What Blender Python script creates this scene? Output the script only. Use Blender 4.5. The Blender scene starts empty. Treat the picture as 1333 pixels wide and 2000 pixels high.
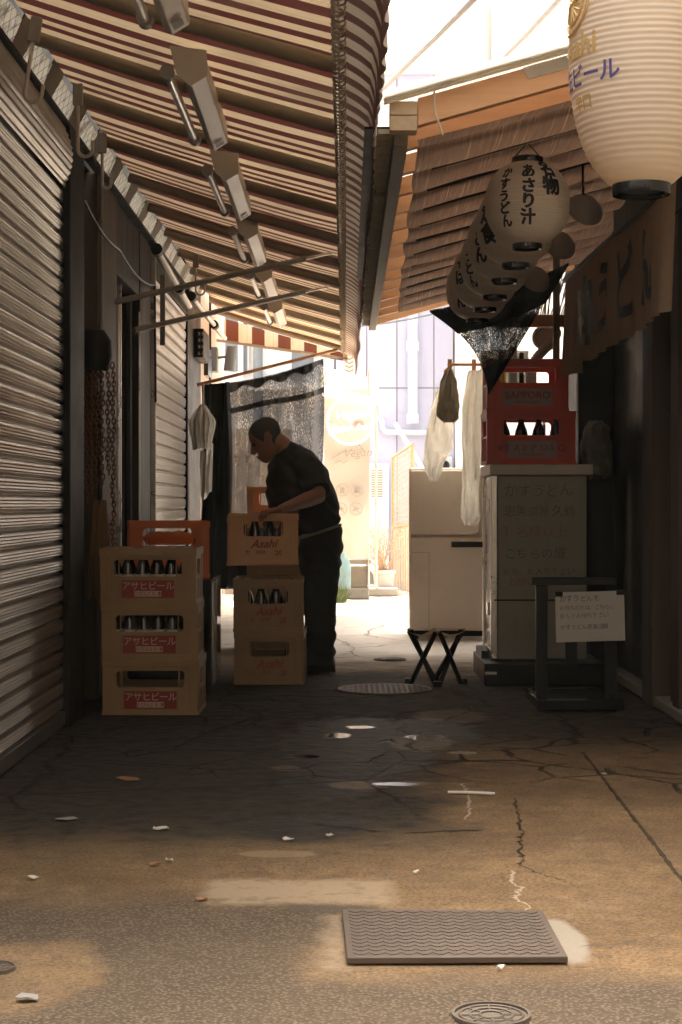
import bpy, bmesh, math, random
from mathutils import Vector, Matrix, noise as mnoise
random.seed(7)
R = math.radians
SC = bpy.context.scene
COL = SC.collection
# ------------------------------------------------------------------ camera, sky, sun, exposure
F = 3300.0; CX, CY = 675.0, 985.0; EYE = 0.96
cam = bpy.data.cameras.new('camera'); camo = bpy.data.objects.new('camera', cam); COL.objects.link(camo)
camo.location = (0, 0, EYE); camo.rotation_euler = (R(90), 0, 0)
cam.sensor_fit = 'VERTICAL'; cam.sensor_height = 36.0; cam.sensor_width = 24.0
cam.lens = F * 36.0 / 2000.0
cam.shift_x = (666.5 - CX) / 2000.0
cam.shift_y = (CY - 1000.0) / 2000.0
cam.clip_start = 0.05; cam.clip_end = 600
SC.camera = camo
SUN = Vector((-0.10, 0.466, 1.0)).normalized()          # towards the sun: beyond the alley, high
elev = math.asin(SUN.z); azim = math.atan2(SUN.x, SUN.y)
w = bpy.data.worlds.new('World'); SC.world = w; w.use_nodes = True
wn = w.node_tree; wn.nodes.clear()
sky = wn.nodes.new('ShaderNodeTexSky'); sky.sky_type = 'NISHITA'; sky.sun_disc = False
sky.sun_elevation = elev; sky.sun_rotation = azim; sky.dust_density = 6.0; sky.air_density = 1.0
hs = wn.nodes.new('ShaderNodeHueSaturation'); hs.inputs['Saturation'].default_value = 0.25
wt = wn.nodes.new('ShaderNodeMix'); wt.data_type = 'RGBA'; wt.blend_type = 'MULTIPLY'
wt.inputs[0].default_value = 1.0; wt.inputs[7].default_value = (1.0, 0.95, 0.86, 1)
bg = wn.nodes.new('ShaderNodeBackground'); bg.inputs['Strength'].default_value = 0.15
wo = wn.nodes.new('ShaderNodeOutputWorld')
wn.links.new(sky.outputs[0], hs.inputs['Color']); wn.links.new(hs.outputs[0], wt.inputs[6])
wn.links.new(wt.outputs[2], bg.inputs['Color']); wn.links.new(bg.outputs[0], wo.inputs['Surface'])
sl = bpy.data.lights.new('sun', 'SUN'); sl.energy = 5.0; sl.angle = R(0.55); sl.color = (1.0, 0.86, 0.68)
so = bpy.data.objects.new('sun', sl); COL.objects.link(so)
so.rotation_euler = SUN.to_track_quat('Z', 'Y').to_euler(); so.location = (0, 10, 20)
SC.view_settings.view_transform = 'Standard'; SC.view_settings.look = 'None'
SC.view_settings.gamma = 1.0; SC.view_settings.exposure = 2.75
SC.render.engine = 'CYCLES'
SC.cycles.use_denoising = True
SC.cycles.max_bounces = 10; SC.cycles.diffuse_bounces = 6; SC.cycles.glossy_bounces = 4
SC.cycles.transmission_bounces = 6; SC.cycles.transparent_max_bounces = 12; SC.cycles.volume_bounces = 1
SC.cycles.caustics_reflective = False; SC.cycles.caustics_refractive = False
SC.cycles.sample_clamp_indirect = 6.0

def P(px, py, Y):
    return Vector(((px - CX) * Y / F, Y, EYE + (CY - py) * Y / F))
def G(px, py):
    Y = EYE * F / (py - CY)
    return Vector(((px - CX) * Y / F, Y, 0))

# ------------------------------------------------------------------ material helpers
class NB:
    def __init__(s, name):
        s.m = bpy.data.materials.new(name); s.m.use_nodes = True
        s.nt = s.m.node_tree; s.nt.nodes.clear()
        s.out = s.nt.nodes.new('ShaderNodeOutputMaterial')
        s.tc = s.nt.nodes.new('ShaderNodeTexCoord')
    def n(s, t, ins=None, **props):
        nd = s.nt.nodes.new(t)
        for k, v in props.items(): setattr(nd, k, v)
        for k, v in (ins or {}).items(): s.set(nd.inputs[k], v)
        return nd
    def set(s, sock, v):
        if isinstance(v, bpy.types.NodeSocket): s.nt.links.new(v, sock)
        elif isinstance(v, (tuple, list)) and len(v) == 3 and sock.type == 'RGBA': sock.default_value = (*v, 1)
        else: sock.default_value = v
    def math(s, op, a, b=0.0, c=None, clamp=False):
        nd = s.n('ShaderNodeMath', {0: a, 1: b}, operation=op, use_clamp=clamp)
        if c is not None: s.set(nd.inputs[2], c)
        return nd.outputs[0]
    def mix(s, f, a, b, mode='MIX'):
        return s.n('ShaderNodeMix', {0: f, 6: a, 7: b}, data_type='RGBA', blend_type=mode).outputs[2]
    def mapr(s, v, a, b, c=0.0, d=1.0, smooth=True):
        return s.n('ShaderNodeMapRange', {0: v, 1: a, 2: b, 3: c, 4: d}, interpolation_type='SMOOTHSTEP' if smooth else 'LINEAR').outputs[0]
    def noise(s, vec, scale, detail=5.0, rough=0.55):
        return s.n('ShaderNodeTexNoise', {'Vector': vec, 'Scale': scale, 'Detail': detail, 'Roughness': rough}).outputs[0]
    def vec(s, sc=(1, 1, 1), loc=(0, 0, 0), kind='Object'):
        return s.n('ShaderNodeMapping', {'Vector': s.tc.outputs[kind], 'Scale': sc, 'Location': loc}).outputs[0]
    def sep(s, v):
        nd = s.n('ShaderNodeSeparateXYZ', {0: v}); return nd.outputs
    def bsdf(s, col, rough, metal=0.0, bump=None, bdist=0.002, spec=0.5, transl=0.0, tcol=None, alpha=None, sheen=0, emit=None, estr=0):
        pr = s.n('ShaderNodeBsdfPrincipled', {'Base Color': col, 'Roughness': rough, 'Metallic': metal, 'Specular IOR Level': spec})
        nrm = None
        if bump is not None:
            nrm = s.n('ShaderNodeBump', {'Height': bump, 'Distance': bdist, 'Strength': 1.0}).outputs[0]
            s.nt.links.new(nrm, pr.inputs['Normal'])
        if emit is not None:
            s.set(pr.inputs['Emission Color'], emit); pr.inputs['Emission Strength'].default_value = estr
        sh = pr.outputs[0]
        if transl:
            tr = s.n('ShaderNodeBsdfTranslucent', {0: tcol if tcol is not None else col})
            sh = s.n('ShaderNodeMixShader', {0: transl, 1: sh, 2: tr.outputs[0]}).outputs[0]
        if alpha is not None:
            tp = s.n('ShaderNodeBsdfTransparent')
            sh = s.n('ShaderNodeMixShader', {0: alpha, 1: tp.outputs[0], 2: sh}).outputs[0]
        s.nt.links.new(sh, s.out.inputs[0])
        return s.m
_mc = {}
def mat(name, col, rough=0.6, metal=0.0, var=0.18, vs=5.0, bump=0.3, bs=70.0, bd=0.001, st=(1, 1, 1), transl=0.0, tcol=None, dirt=0.25, spec=0.5, alpha=None, dcol=(0.03, 0.026, 0.02)):
    if name in _mc: return _mc[name]
    b = NB(name); v = b.vec(st)
    n1 = b.noise(v, vs, 6.0, 0.6); n2 = b.noise(v, bs, 3.0)
    c = b.mix(n1, tuple(x * (1 - var) for x in col), tuple(min(1, x * (1 + var)) for x in col))
    if dirt:
        d = b.mapr(b.noise(b.vec(st, (3.1, 1.7, 5.3)), vs * 1.7, 8.0, 0.7), 0.52, 0.78)
        c = b.mix(b.math('MULTIPLY', d, dirt), c, dcol)
    r = b.mapr(n1, 0.2, 0.8, max(0.02, rough - 0.1), min(1, rough + 0.12), False)
    _mc[name] = b.bsdf(c, r, metal, b.math('MULTIPLY', n2, bump) if bump else None, bd, spec, transl, tcol if tcol else (c if transl else None), alpha)
    return _mc[name]

# ------------------------------------------------------------------ mesh helpers
class MB:
    def __init__(s): s.b = bmesh.new()
    def face(s, vs):
        try: return s.b.faces.new(vs)
        except ValueError: return None
    def poly(s, pts):
        return s.face([s.b.verts.new(p) for p in pts])
    def box(s, a, b, M=None):
        x0, y0, z0 = a; x1, y1, z1 = b
        co = [(x0, y0, z0), (x1, y0, z0), (x1, y1, z0), (x0, y1, z0), (x0, y0, z1), (x1, y0, z1), (x1, y1, z1), (x0, y1, z1)]
        vs = [s.b.verts.new((M @ Vector(c)) if M else c) for c in co]
        for f in ((0, 3, 2, 1), (4, 5, 6, 7), (0, 1, 5, 4), (1, 2, 6, 5), (2, 3, 7, 6), (3, 0, 4, 7)):
            s.face([vs[i] for i in f])
        return s
    def ring(s, pts): return [s.b.verts.new(p) for p in pts]
    def bridge(s, r0, r1, closed=True):
        n = len(r0)
        for i in range(n if closed else n - 1):
            j = (i + 1) % n
            s.face((r0[i], r0[j], r1[j], r1[i]))
    def loft(s, rings, cap=True):
        rs = [s.ring(p) for p in rings]
        for a, b in zip(rs, rs[1:]): s.bridge(a, b)
        if cap: s.face(list(reversed(rs[0]))); s.face(rs[-1])
        return s
    def tube(s, path, r, n=8, cap=True):
        pts = [Vector(p) for p in path]
        rr = r if isinstance(r, (list, tuple)) else [r] * len(pts)
        rings = []; up = None
        for i, p in enumerate(pts):
            t = (pts[min(i + 1, len(pts) - 1)] - pts[max(i - 1, 0)]).normalized()
            if up is None:
                up = Vector((0, 0, 1)) if abs(t.z) < 0.9 else Vector((1, 0, 0))
            side = t.cross(up)
            if side.length < 1e-5: side = t.cross(Vector((0.3, 1, 0.2)))
            side.normalize(); up = side.cross(t).normalized()
            rings.append([p + (side * math.cos(2 * math.pi * k / n) + up * math.sin(2 * math.pi * k / n)) * rr[i] for k in range(n)])
        return s.loft(rings, cap)
    def cyl(s, a, b, r, n=16): return s.tube([a, b], r, n)
    def lathe(s, prof, n=32, c=(0, 0, 0), cap=True):
        c = Vector(c)
        return s.loft([[c + Vector((r * math.sin(2 * math.pi * k / n), -r * math.cos(2 * math.pi * k / n), z)) for k in range(n)] for r, z in prof], cap)
    def prism(s, pts, vec):
        v = Vector(vec); a = s.ring(pts); b = s.ring([Vector(p) + v for p in pts])
        s.face(list(reversed(a))); s.face(b); s.bridge(a, b); return s
    def grid(s, nx, ny, f):
        vs = [[s.b.verts.new(f(i / nx, j / ny)) for i in range(nx + 1)] for j in range(ny + 1)]
        for j in range(ny):
            for i in range(nx): s.face((vs[j][i], vs[j][i + 1], vs[j + 1][i + 1], vs[j + 1][i]))
        return s
    def ball(s, c, r, seg=16, sc=(1, 1, 1)):
        M = Matrix.Translation(c) @ Matrix.Diagonal((*[r * k for k in sc], 1))
        bmesh.ops.create_uvsphere(s.b, u_segments=seg, v_segments=max(6, seg // 2), radius=1, matrix=M); return s
    def hole_panel(s, w, h, hole, t, M, rad=0.02, n=6):
        # a plate in local XZ, thickness along +Y, with one rounded hole (cx, cz, hw, hh)
        cx, cz, hw, hh = hole; inner = []
        for sx, sz, a0 in ((1, 1, 0), (-1, 1, 90), (-1, -1, 180), (1, -1, 270)):
            for k in range(n + 1):
                a = R(a0 + 90 * k / n)
                inner.append((cx + sx * (hw - rad) + rad * math.cos(a), cz + sz * (hh - rad) + rad * math.sin(a)))
        outer = []
        for q, (sx, sz) in enumerate(((1, 1), (-1, 1), (-1, -1), (1, -1))):
            for k in range(n + 1):
                u = k / n; c0 = (sx * w / 2, h if sz > 0 else 0)
                ix, iz = inner[q * (n + 1) + k]
                first = u < 0.5
                if q in (0, 2): e = (c0[0], iz) if first else (ix, c0[1])
                else: e = (ix, c0[1]) if first else (c0[0], iz)
                if abs(u - 0.5) < 1e-6: e = c0
                outer.append(e)
        def rg(pts, y): return s.ring([M @ Vector((x, y, z)) for x, z in pts])
        o0, i0, o1, i1 = rg(outer, 0), rg(inner, 0), rg(outer, t), rg(inner, t)
        s.bridge(i0, o0); s.bridge(o0, o1); s.bridge(o1, i1); s.bridge(i1, i0); return s
    def mesh(s, name, ang=35):
        bmesh.ops.recalc_face_normals(s.b, faces=s.b.faces)
        me = bpy.data.meshes.new(name); s.b.to_mesh(me); s.b.free()
        if ang:
            me.shade_smooth(); me.set_sharp_from_angle(angle=R(ang))
        return me
    def obj(s, name, m, parent=None, loc=None, bevel=0, ang=35, world=True):
        """links ONE mesh object; with a parent, world coordinates are turned into the parent's own"""
        off = Vector((0, 0, 0))
        if parent is not None and world:
            q = parent
            while q is not None: off += q.location; q = q.parent
        elif loc is not None: off = Vector(loc)
        if off.length: bmesh.ops.translate(s.b, verts=s.b.verts, vec=-off)
        o = bpy.data.objects.new(name, s.mesh(name, ang)); COL.objects.link(o)
        for x in (m if isinstance(m, (list, tuple)) else [m]): o.data.materials.append(x)
        if parent is not None: o.parent = parent
        elif loc is not None: o.location = loc
        if bevel:
            bv = o.modifiers.new('bevel', 'BEVEL'); bv.width = bevel; bv.segments = 2; bv.limit_method = 'ANGLE'; bv.angle_limit = R(40)
        return o
def tag(o, label, cat, group=None, kind=None):
    o['label'] = label; o['category'] = cat
    if group: o['group'] = group
    if kind: o['kind'] = kind
    return o
def thing(name, label, cat, loc=(0, 0, 0), group=None, rz=0.0):
    o = bpy.data.objects.new(name, None); COL.objects.link(o); o.location = loc; o.rotation_euler.z = rz
    o.empty_display_size = 0.1
    return tag(o, label, cat, group)
def dup(root, loc=None, rot=None, label=None, group=None):
    def cp(o, par):
        c = o.copy(); COL.objects.link(c); c.parent = par
        for ch in list(o.children): cp(ch, c)
        return c
    r = cp(root, None)
    if loc is not None: r.location = loc
    if rot is not None: r.rotation_euler = rot
    if label: r['label'] = label
    if group: r['group'] = group
    return r
def bake(o, *mods):
    """apply modifiers given as (type, props) and keep the result as the mesh"""
    for t, pr in mods:
        md = o.modifiers.new(t, t)
        for k, v in pr.items(): setattr(md, k, v)
    bpy.context.view_layer.update()
    dg = bpy.context.evaluated_depsgraph_get()
    me = bpy.data.meshes.new_from_object(o.evaluated_get(dg)); ms = list(o.data.materials)
    o.modifiers.clear(); o.data = me
    if not me.materials:
        for x in ms: me.materials.append(x)
    me.shade_smooth()
    return o

# ------------------------------------------------------------------ lettering
_gc = {}
def glyph(body, bold=0.0):
    k = (body, bold)
    if k in _gc: return _gc[k]
    c = bpy.data.curves.new('lettering', 'FONT'); c.body = body; c.resolution_u = 3; c.offset = bold
    o = bpy.data.objects.new('lettering', c); COL.objects.link(o)
    bpy.context.view_layer.update()
    dg = bpy.context.evaluated_depsgraph_get()
    me = bpy.data.meshes.new_from_object(o.evaluated_get(dg))
    vs = [(v.co.x, v.co.y) for v in me.vertices]; fs = [tuple(p.vertices) for p in me.polygons]
    bpy.data.objects.remove(o); bpy.data.curves.remove(c); bpy.data.meshes.remove(me)
    wd = max((v[0] for v in vs), default=0.3)
    _gc[k] = (vs, fs, wd); return _gc[k]
def layout(lines, size, vertical=False, bold=0.0, jit=0.0, pitch=1.0, lead=1.25, rnd=None, center=True):
    """returns 2-D verts and faces; each item of lines is a row (or a column when vertical)"""
    rnd = rnd or random.Random(3); V = []; Fc = []
    for li, line in enumerate(lines):
        ascii_row = all(ord(ch) < 256 for ch in line)
        items = [line] if (ascii_row and not vertical) else list(line)
        adv = 0.0; row = []
        for it in items:
            vs, fs, wd = glyph(it, bold)
            if not (ascii_row and not vertical): wd = 0.95
            row.append((vs, fs, adv)); adv += wd * pitch
        for vs, fs, a in row:
            ang = rnd.uniform(-1, 1) * jit * 0.5; sc = size * (1 + rnd.uniform(-1, 1) * jit * 0.7)
            if vertical: ox, oy = -li * lead * size, -a * size * 1.02
            else: ox, oy = (a - (adv / 2 if center else 0)) * size, -li * lead * size
            ox += rnd.uniform(-1, 1) * jit * 0.15 * size; oy += rnd.uniform(-1, 1) * jit * 0.15 * size
            b0 = len(V); ca, sa = math.cos(ang), math.sin(ang)
            for x, y in vs: V.append((ox + (x * ca - y * sa) * sc, oy + (x * sa + y * ca) * sc))
            for f in fs: Fc.append(tuple(b0 + i for i in f))
    return V, Fc
def letter_obj(V, Fc, fn, m, parent, name='lettering', maxlen=None):
    """fn maps 2-D text coordinates to the parent's own coordinates"""
    mb = MB(); vs = [mb.b.verts.new((x, y, 0)) for x, y in V]
    for f in Fc: mb.face([vs[i] for i in f])
    if maxlen:
        bmesh.ops.triangulate(mb.b, faces=mb.b.faces)
        for _ in range(2):
            ed = [e for e in mb.b.edges if e.calc_length() > maxlen]
            if not ed: break
            bmesh.ops.subdivide_edges(mb.b, edges=ed, cuts=1)
            bmesh.ops.triangulate(mb.b, faces=mb.b.faces)
    for v in mb.b.verts: v.co = fn(v.co.x, v.co.y)
    me = bpy.data.meshes.new(name); mb.b.to_mesh(me); mb.b.free()
    o = bpy.data.objects.new(name, me); COL.objects.link(o); me.materials.append(m); o.parent = parent
    return o
def flat_text(lines, size, org, m, parent, xdir=(1, 0, 0), ydir=(0, 0, 1), **kw):
    V, Fc = layout(lines, size, **kw); o = Vector(org); X = Vector(xdir); Y = Vector(ydir)
    return letter_obj(V, Fc, lambda x, y: o + X * x + Y * y, m, parent)
# ------------------------------------------------------------------ the setting: ground
def ground_mat():
    b = NB('alley_ground'); v = b.vec(); x, y, z = b.sep(v)
    wob = b.noise(v, 5.0, 9.0, 0.72); wob2 = b.noise(b.vec((1, 1, 1), (7, 3, 0)), 14.0, 5.0, 0.6)
    fine = b.noise(v, 90.0, 4.0, 0.7); mid = b.noise(b.vec((1, 1, 1), (2, 9, 0)), 2.2, 7.0, 0.65); big = b.noise(b.vec((1, 1, 1), (4, 1, 0)), 0.7, 4.0)
    def ell(px, py, pw, ph, amp=0.9, soft=0.1):
        c = G(px, py); rx = pw * c.y / F; ry = abs(G(px, py - ph).y - G(px, py + ph).y) / 2
        dx = b.math('DIVIDE', b.math('SUBTRACT', x, c.x), rx); dy = b.math('DIVIDE', b.math('SUBTRACT', y, c.y), ry)
        d = b.math('SQRT', b.math('ADD', b.math('MULTIPLY', dx, dx), b.math('MULTIPLY', dy, dy)))
        d = b.math('ADD', d, b.math('MULTIPLY', b.math('SUBTRACT', wob, 0.5), amp))
        d = b.math('ADD', d, b.math('MULTIPLY', b.math('SUBTRACT', wob2, 0.5), amp * 0.5))
        return b.mapr(d, 1.0 + soft, 1.0 - soft)
    def rect(px0, py0, px1, py1, wv=0.02):
        ym = (py0 + py1) / 2; a = G(px0, ym); c = G(px1, ym); y0 = G(0, py1).y; y1 = G(0, py0).y
        xx = b.math('ADD', x, b.math('MULTIPLY', b.math('SUBTRACT', wob2, 0.5), wv * 4)); yy = b.math('ADD', y, b.math('MULTIPLY', b.math('SUBTRACT', wob, 0.5), wv * 5))
        m = b.math('MULTIPLY', b.mapr(xx, a.x - wv, a.x + wv), b.mapr(xx, c.x + wv, c.x - wv))
        return b.math('MULTIPLY', m, b.math('MULTIPLY', b.mapr(yy, y0 - wv, y0 + wv), b.mapr(yy, y1 + wv, y1 - wv)))
    def line(px0, py0, px1, py1, wd, amp=0.05):
        a = G(px0, py0); c = G(px1, py1); t = (c - a); L = t.length; t.normalize(); nx, ny = -t.y, t.x
        ax = b.math('SUBTRACT', x, a.x); ay = b.math('SUBTRACT', y, a.y)
        s_ = b.math('ADD', b.math('MULTIPLY', ax, t.x), b.math('MULTIPLY', ay, t.y))
        d = b.math('ADD', b.math('MULTIPLY', ax, nx), b.math('MULTIPLY', ay, ny))
        d = b.math('ABSOLUTE', b.math('ADD', d, b.math('ADD', b.math('MULTIPLY', b.math('SUBTRACT', wob, 0.5), amp * 2.2), b.math('MULTIPLY', b.math('SUBTRACT', wob2, 0.5), amp * 1.2))))
        wd = b.math('MULTIPLY', b.mapr(wob2, 0.3, 0.7, 0.35, 1.5), wd)
        m = b.mapr(d, wd, b.math('MULTIPLY', wd, 0.35))
        return b.math('MULTIPLY', m, b.math('MULTIPLY', b.mapr(s_, -0.02, 0.02), b.mapr(s_, L + 0.02, L - 0.02)))
    # smooth cement, warm and blotchy
    con = b.mix(b.mapr(mid, 0.3, 0.7), (0.15, 0.088, 0.042), (0.30, 0.185, 0.09))
    con = b.mix(b.math('MULTIPLY', b.mapr(wob2, 0.42, 0.66), 0.5), con, (0.13, 0.088, 0.052)); con = b.mix(b.math('MULTIPLY', b.mapr(wob, 0.55, 0.7), 0.4), con, (0.33, 0.245, 0.16))
    grit = b.noise(b.vec((1, 1, 1), (5, 5, 0)), 130.0, 3.0, 0.8); con = b.mix(b.mapr(fine, 0.44, 0.60, 0, 0.65), con, (0.085, 0.055, 0.032)); con = b.mix(b.mapr(grit, 0.58, 0.68, 0, 0.8), con, (0.42, 0.31, 0.20)); con = b.mix(b.mapr(b.noise(b.vec((1, 1, 1), (8, 2, 0)), 34.0, 5.0, 0.75), 0.56, 0.68, 0, 0.5), con, (0.09, 0.06, 0.036))
    # coarse asphalt with pale stones
    vor = b.n('ShaderNodeTexVoronoi', {'Vector': v, 'Scale': 110.0}).outputs
    asp = b.mix(b.mapr(vor[0], 0.15, 0.6), (0.225, 0.165, 0.11), (0.062, 0.045, 0.031))
    asp = b.mix(b.mapr(b.n('ShaderNodeTexVoronoi', {'Vector': v, 'Scale': 46.0}).outputs[0], 0.07, 0.02, 0, 0.8), asp, (0.42, 0.34, 0.26))
    asp = b.mix(b.math('MULTIPLY', mid, 0.75), asp, (0.165, 0.116, 0.072))
    # dark asphalt along the middle, with the alley's shade in its colour
    drk = b.mix(mid, (0.016, 0.014, 0.011), (0.05, 0.042, 0.031)); drk = b.mix(b.mapr(fine, 0.48, 0.62, 0, 0.7), drk, (0.09, 0.078, 0.06)); drk = b.mix(b.mapr(wob2, 0.45, 0.62, 0, 0.7), drk, (0.012, 0.011, 0.009))
    col = con
    yj = b.math('ADD', y, b.math('MULTIPLY', b.math('SUBTRACT', mid, 0.5), 1.3))
    yj = b.math('ADD', yj, b.math('MULTIPLY', b.math('SUBTRACT', wob, 0.5), 0.9)); xj = b.math('ADD', x, b.math('MULTIPLY', b.math('SUBTRACT', mid, 0.5), 0.7))
    m_d = b.math('MULTIPLY', b.mapr(yj, 4.45, 5.2), b.mapr(xj, 0.48, 0.16))
    m_d = b.math('MULTIPLY', m_d, b.mapr(yj, 10.2, 8.8))
    col = b.mix(b.math('MULTIPLY', m_d, 0.92), col, drk)
    m_d2 = b.math('MULTIPLY', b.mapr(yj, 6.3, 7.2), b.mapr(yj, 10.4, 9.0)); col = b.mix(b.math('MULTIPLY', m_d2, 0.85), col, drk)  # full-width dark band holds the light's falloff under the roofs
    m_a = b.math('MULTIPLY', b.mapr(b.math('ADD', y, b.math('MULTIPLY', b.math('SUBTRACT', wob, 0.5), 0.5)), 4.3, 3.9), b.mapr(xj, 0.10, -0.10))
    m_a = b.math('MAXIMUM', m_a, b.mapr(b.math('ADD', y, b.math('MULTIPLY', b.math('SUBTRACT', wob, 0.5), 0.25)), 3.52, 3.30))
    patch1 = b.math('MULTIPLY', ell(40, 1905, 170, 70, 0.9, 0.12), 0.8)
    m_a = b.math('MULTIPLY', m_a, b.math('SUBTRACT', 1.0, patch1))
    col = b.mix(m_a, col, asp)
    pale = rect(405, 1718, 765, 1764, 0.03); pale = b.math('MULTIPLY', pale, b.mapr(wob2, 0.30, 0.52, 0.25, 0.8)); col = b.mix(pale, col, b.mix(fine, (0.30, 0.21, 0.13), (0.45, 0.34, 0.23)))
    pale2 = rect(632, 1790, 690, 1892, 0.03); col = b.mix(b.math('MULTIPLY', pale2, b.mapr(wob2, 0.3, 0.6, 0.2, 0.6)), col, (0.36, 0.27, 0.18))
    white = ell(1098, 1836, 46, 44, 0.7, 0.16); col = b.mix(b.math('MULTIPLY', white, 0.9), col, b.mix(fine, (0.26, 0.22, 0.17), (0.40, 0.34, 0.275)))
    pale3 = ell(545, 1668, 75, 7, 0.5); col = b.mix(b.math('MULTIPLY', pale3, 0.5), col, (0.32, 0.23, 0.14))
    dk = line(560, 1775, 745, 1777, 0.05); col = b.mix(b.math('MULTIPLY', dk, 0.75), col, (0.11, 0.085, 0.06))
    # wet stains
    wet = b.math('MAXIMUM', ell(700, 1455, 150, 62, 1.1, 0.14), ell(840, 1430, 95, 30, 1.2, 0.14))
    wet = b.math('MAXIMUM', wet, ell(590, 1615, 130, 28, 1.0, 0.2))
    wet = b.math('MAXIMUM', wet, ell(640, 1530, 110, 32, 1.2, 0.2))
    wet = b.math('MAXIMUM', wet, b.math('MULTIPLY', ell(420, 1500, 330, 90, 1.2, 0.4), 0.55))
    col = b.mix(b.math('MULTIPLY', wet, 0.86), col, (0.022, 0.02, 0.017))
    for a in ((655, 1437, 24, 6), (825, 1452, 62, 15), (700, 1533, 60, 8), (795, 1530, 40, 5), (880, 1398, 70, 12), (560, 1500, 30, 5)):
        isl = ell(*a, 1.3, 0.2); col = b.mix(b.math('MULTIPLY', isl, 0.75), col, b.mix(fine, (0.10, 0.075, 0.05), (0.27, 0.2, 0.135)))
    pud = None
    for a in ((662, 1437, 26, 5), (832, 1440, 42, 6), (600, 1478, 26, 4), (770, 1531, 44, 4), (705, 1420, 30, 3), (905, 1470, 30, 3), (560, 1415, 22, 3)):
        e_ = ell(*a, 1.4, 0.12); pud = e_ if pud is None else b.math('MAXIMUM', pud, e_)
    col = b.mix(b.math('MULTIPLY', pud, 0.9), col, (0.02, 0.018, 0.015))
    # cracks and joints
    wv = b.n('ShaderNodeMix', {0: 0.12, 4: v, 5: b.n('ShaderNodeTexNoise', {'Vector': v, 'Scale': 3.0, 'Detail': 5.0}).outputs[1]}, data_type='VECTOR').outputs[1]
    cr = b.n('ShaderNodeTexVoronoi', {'Vector': wv, 'Scale': 1.15}, feature='DISTANCE_TO_EDGE').outputs[0]
    crack = b.math('MULTIPLY', b.mapr(cr, 0.012, 0.004), b.math('MULTIPLY', b.mapr(yj, 5.0, 5.8), b.mapr(wob, 0.38, 0.5)))
    cr2 = b.n('ShaderNodeTexVoronoi', {'Vector': wv, 'Scale': 3.4}, feature='DISTANCE_TO_EDGE').outputs[0]
    crk2 = b.math('MULTIPLY', b.mapr(cr2, 0.035, 0.012), b.math('MULTIPLY', b.mapr(yj, 5.6, 6.2), b.math('MULTIPLY', b.mapr(yj, 9.4, 8.6), b.mapr(b.noise(b.vec((1, 1, 1), (1, 6, 0)), 1.6, 3.0), 0.44, 0.54))))
    crack = b.math('MAXIMUM', crack, crk2)
    for a in ((620, 1612, 740, 1625, 0.016), (800, 1628, 935, 1622, 0.014), (890, 1420, 1060, 1395, 0.02), (760, 1408, 905, 1412, 0.02), (1008, 1560, 1020, 1690, 0.005), (1020, 1690, 1090, 1722, 0.004)):
        crack = b.math('MAXIMUM', crack, line(*a))
    joint = line(1140, 1470, 1345, 1735, 0.007, 0.004); crack = b.math('MAXIMUM', crack, b.math('MULTIPLY', joint, 0.8))
    col = b.mix(b.math('MULTIPLY', crack, 0.9), col, (0.02, 0.016, 0.012))
    scr = b.math('MAXIMUM', line(912, 1600, 920, 1545, 0.006, 0.03), line(1000, 1700, 1030, 1795, 0.006, 0.05)); scr = b.math('MAXIMUM', scr, line(900, 1530, 925, 1552, 0.005))
    col = b.mix(b.math('MULTIPLY', scr, 0.55), col, (0.62, 0.5, 0.38))
    sk = b.math('MAXIMUM', line(1140, 1848, 1178, 1845, 0.012, 0.01), b.math('MAXIMUM', line(1215, 1842, 1240, 1836, 0.010), line(1268, 1836, 1308, 1820, 0.010)))
    sk = b.math('MAXIMUM', sk, line(1180, 1515, 1225, 1512, 0.02)); col = b.mix(b.math('MULTIPLY', sk, 0.7), col, (0.10, 0.075, 0.05))
    col = b.mix(b.mapr(yj, 9.6, 11.2), col, b.mix(mid, (0.38, 0.34, 0.30), (0.6, 0.55, 0.5)))  # far cement made paler to bounce more light onto fridge and wall
    col = b.mix(b.mapr(y, 2.9, 2.7), col, (0.045, 0.042, 0.038))  # unseen street kept dark to cut light bounced into the alley
    rough = b.mapr(wet, 0, 1, 0.85, 0.55, False); rough = b.math('ADD', rough, b.math('MULTIPLY', b.math('SUBTRACT', wob2, 0.5), 0.25)); rough = b.math('MULTIPLY', rough, b.math('SUBTRACT', 1.0, b.math('MULTIPLY', pud, 0.9)))
    h = b.math('ADD', b.math('MULTIPLY', fine, 0.9), b.math('MULTIPLY', b.math('SUBTRACT', 1.0, vor[0]), b.math('MULTIPLY', m_a, 1.5)))
    h = b.math('ADD', h, b.math('MULTIPLY', wob2, b.math('ADD', 0.8, b.math('MULTIPLY', m_d, 2.5)))); h = b.math('SUBTRACT', h, b.math('MULTIPLY', crack, 3.0)); h = b.math('MULTIPLY', h, b.math('SUBTRACT', 1.0, b.math('MULTIPLY', pud, 0.95)))
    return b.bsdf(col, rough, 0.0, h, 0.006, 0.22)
mb = MB()
mb.poly([(-60, -60, 0), (60, -60, 0), (60, 60, 0), (-60, 60, 0)])
gnd = mb.obj('ground', ground_mat(), ang=0); gnd['kind'] = 'structure'

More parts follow.
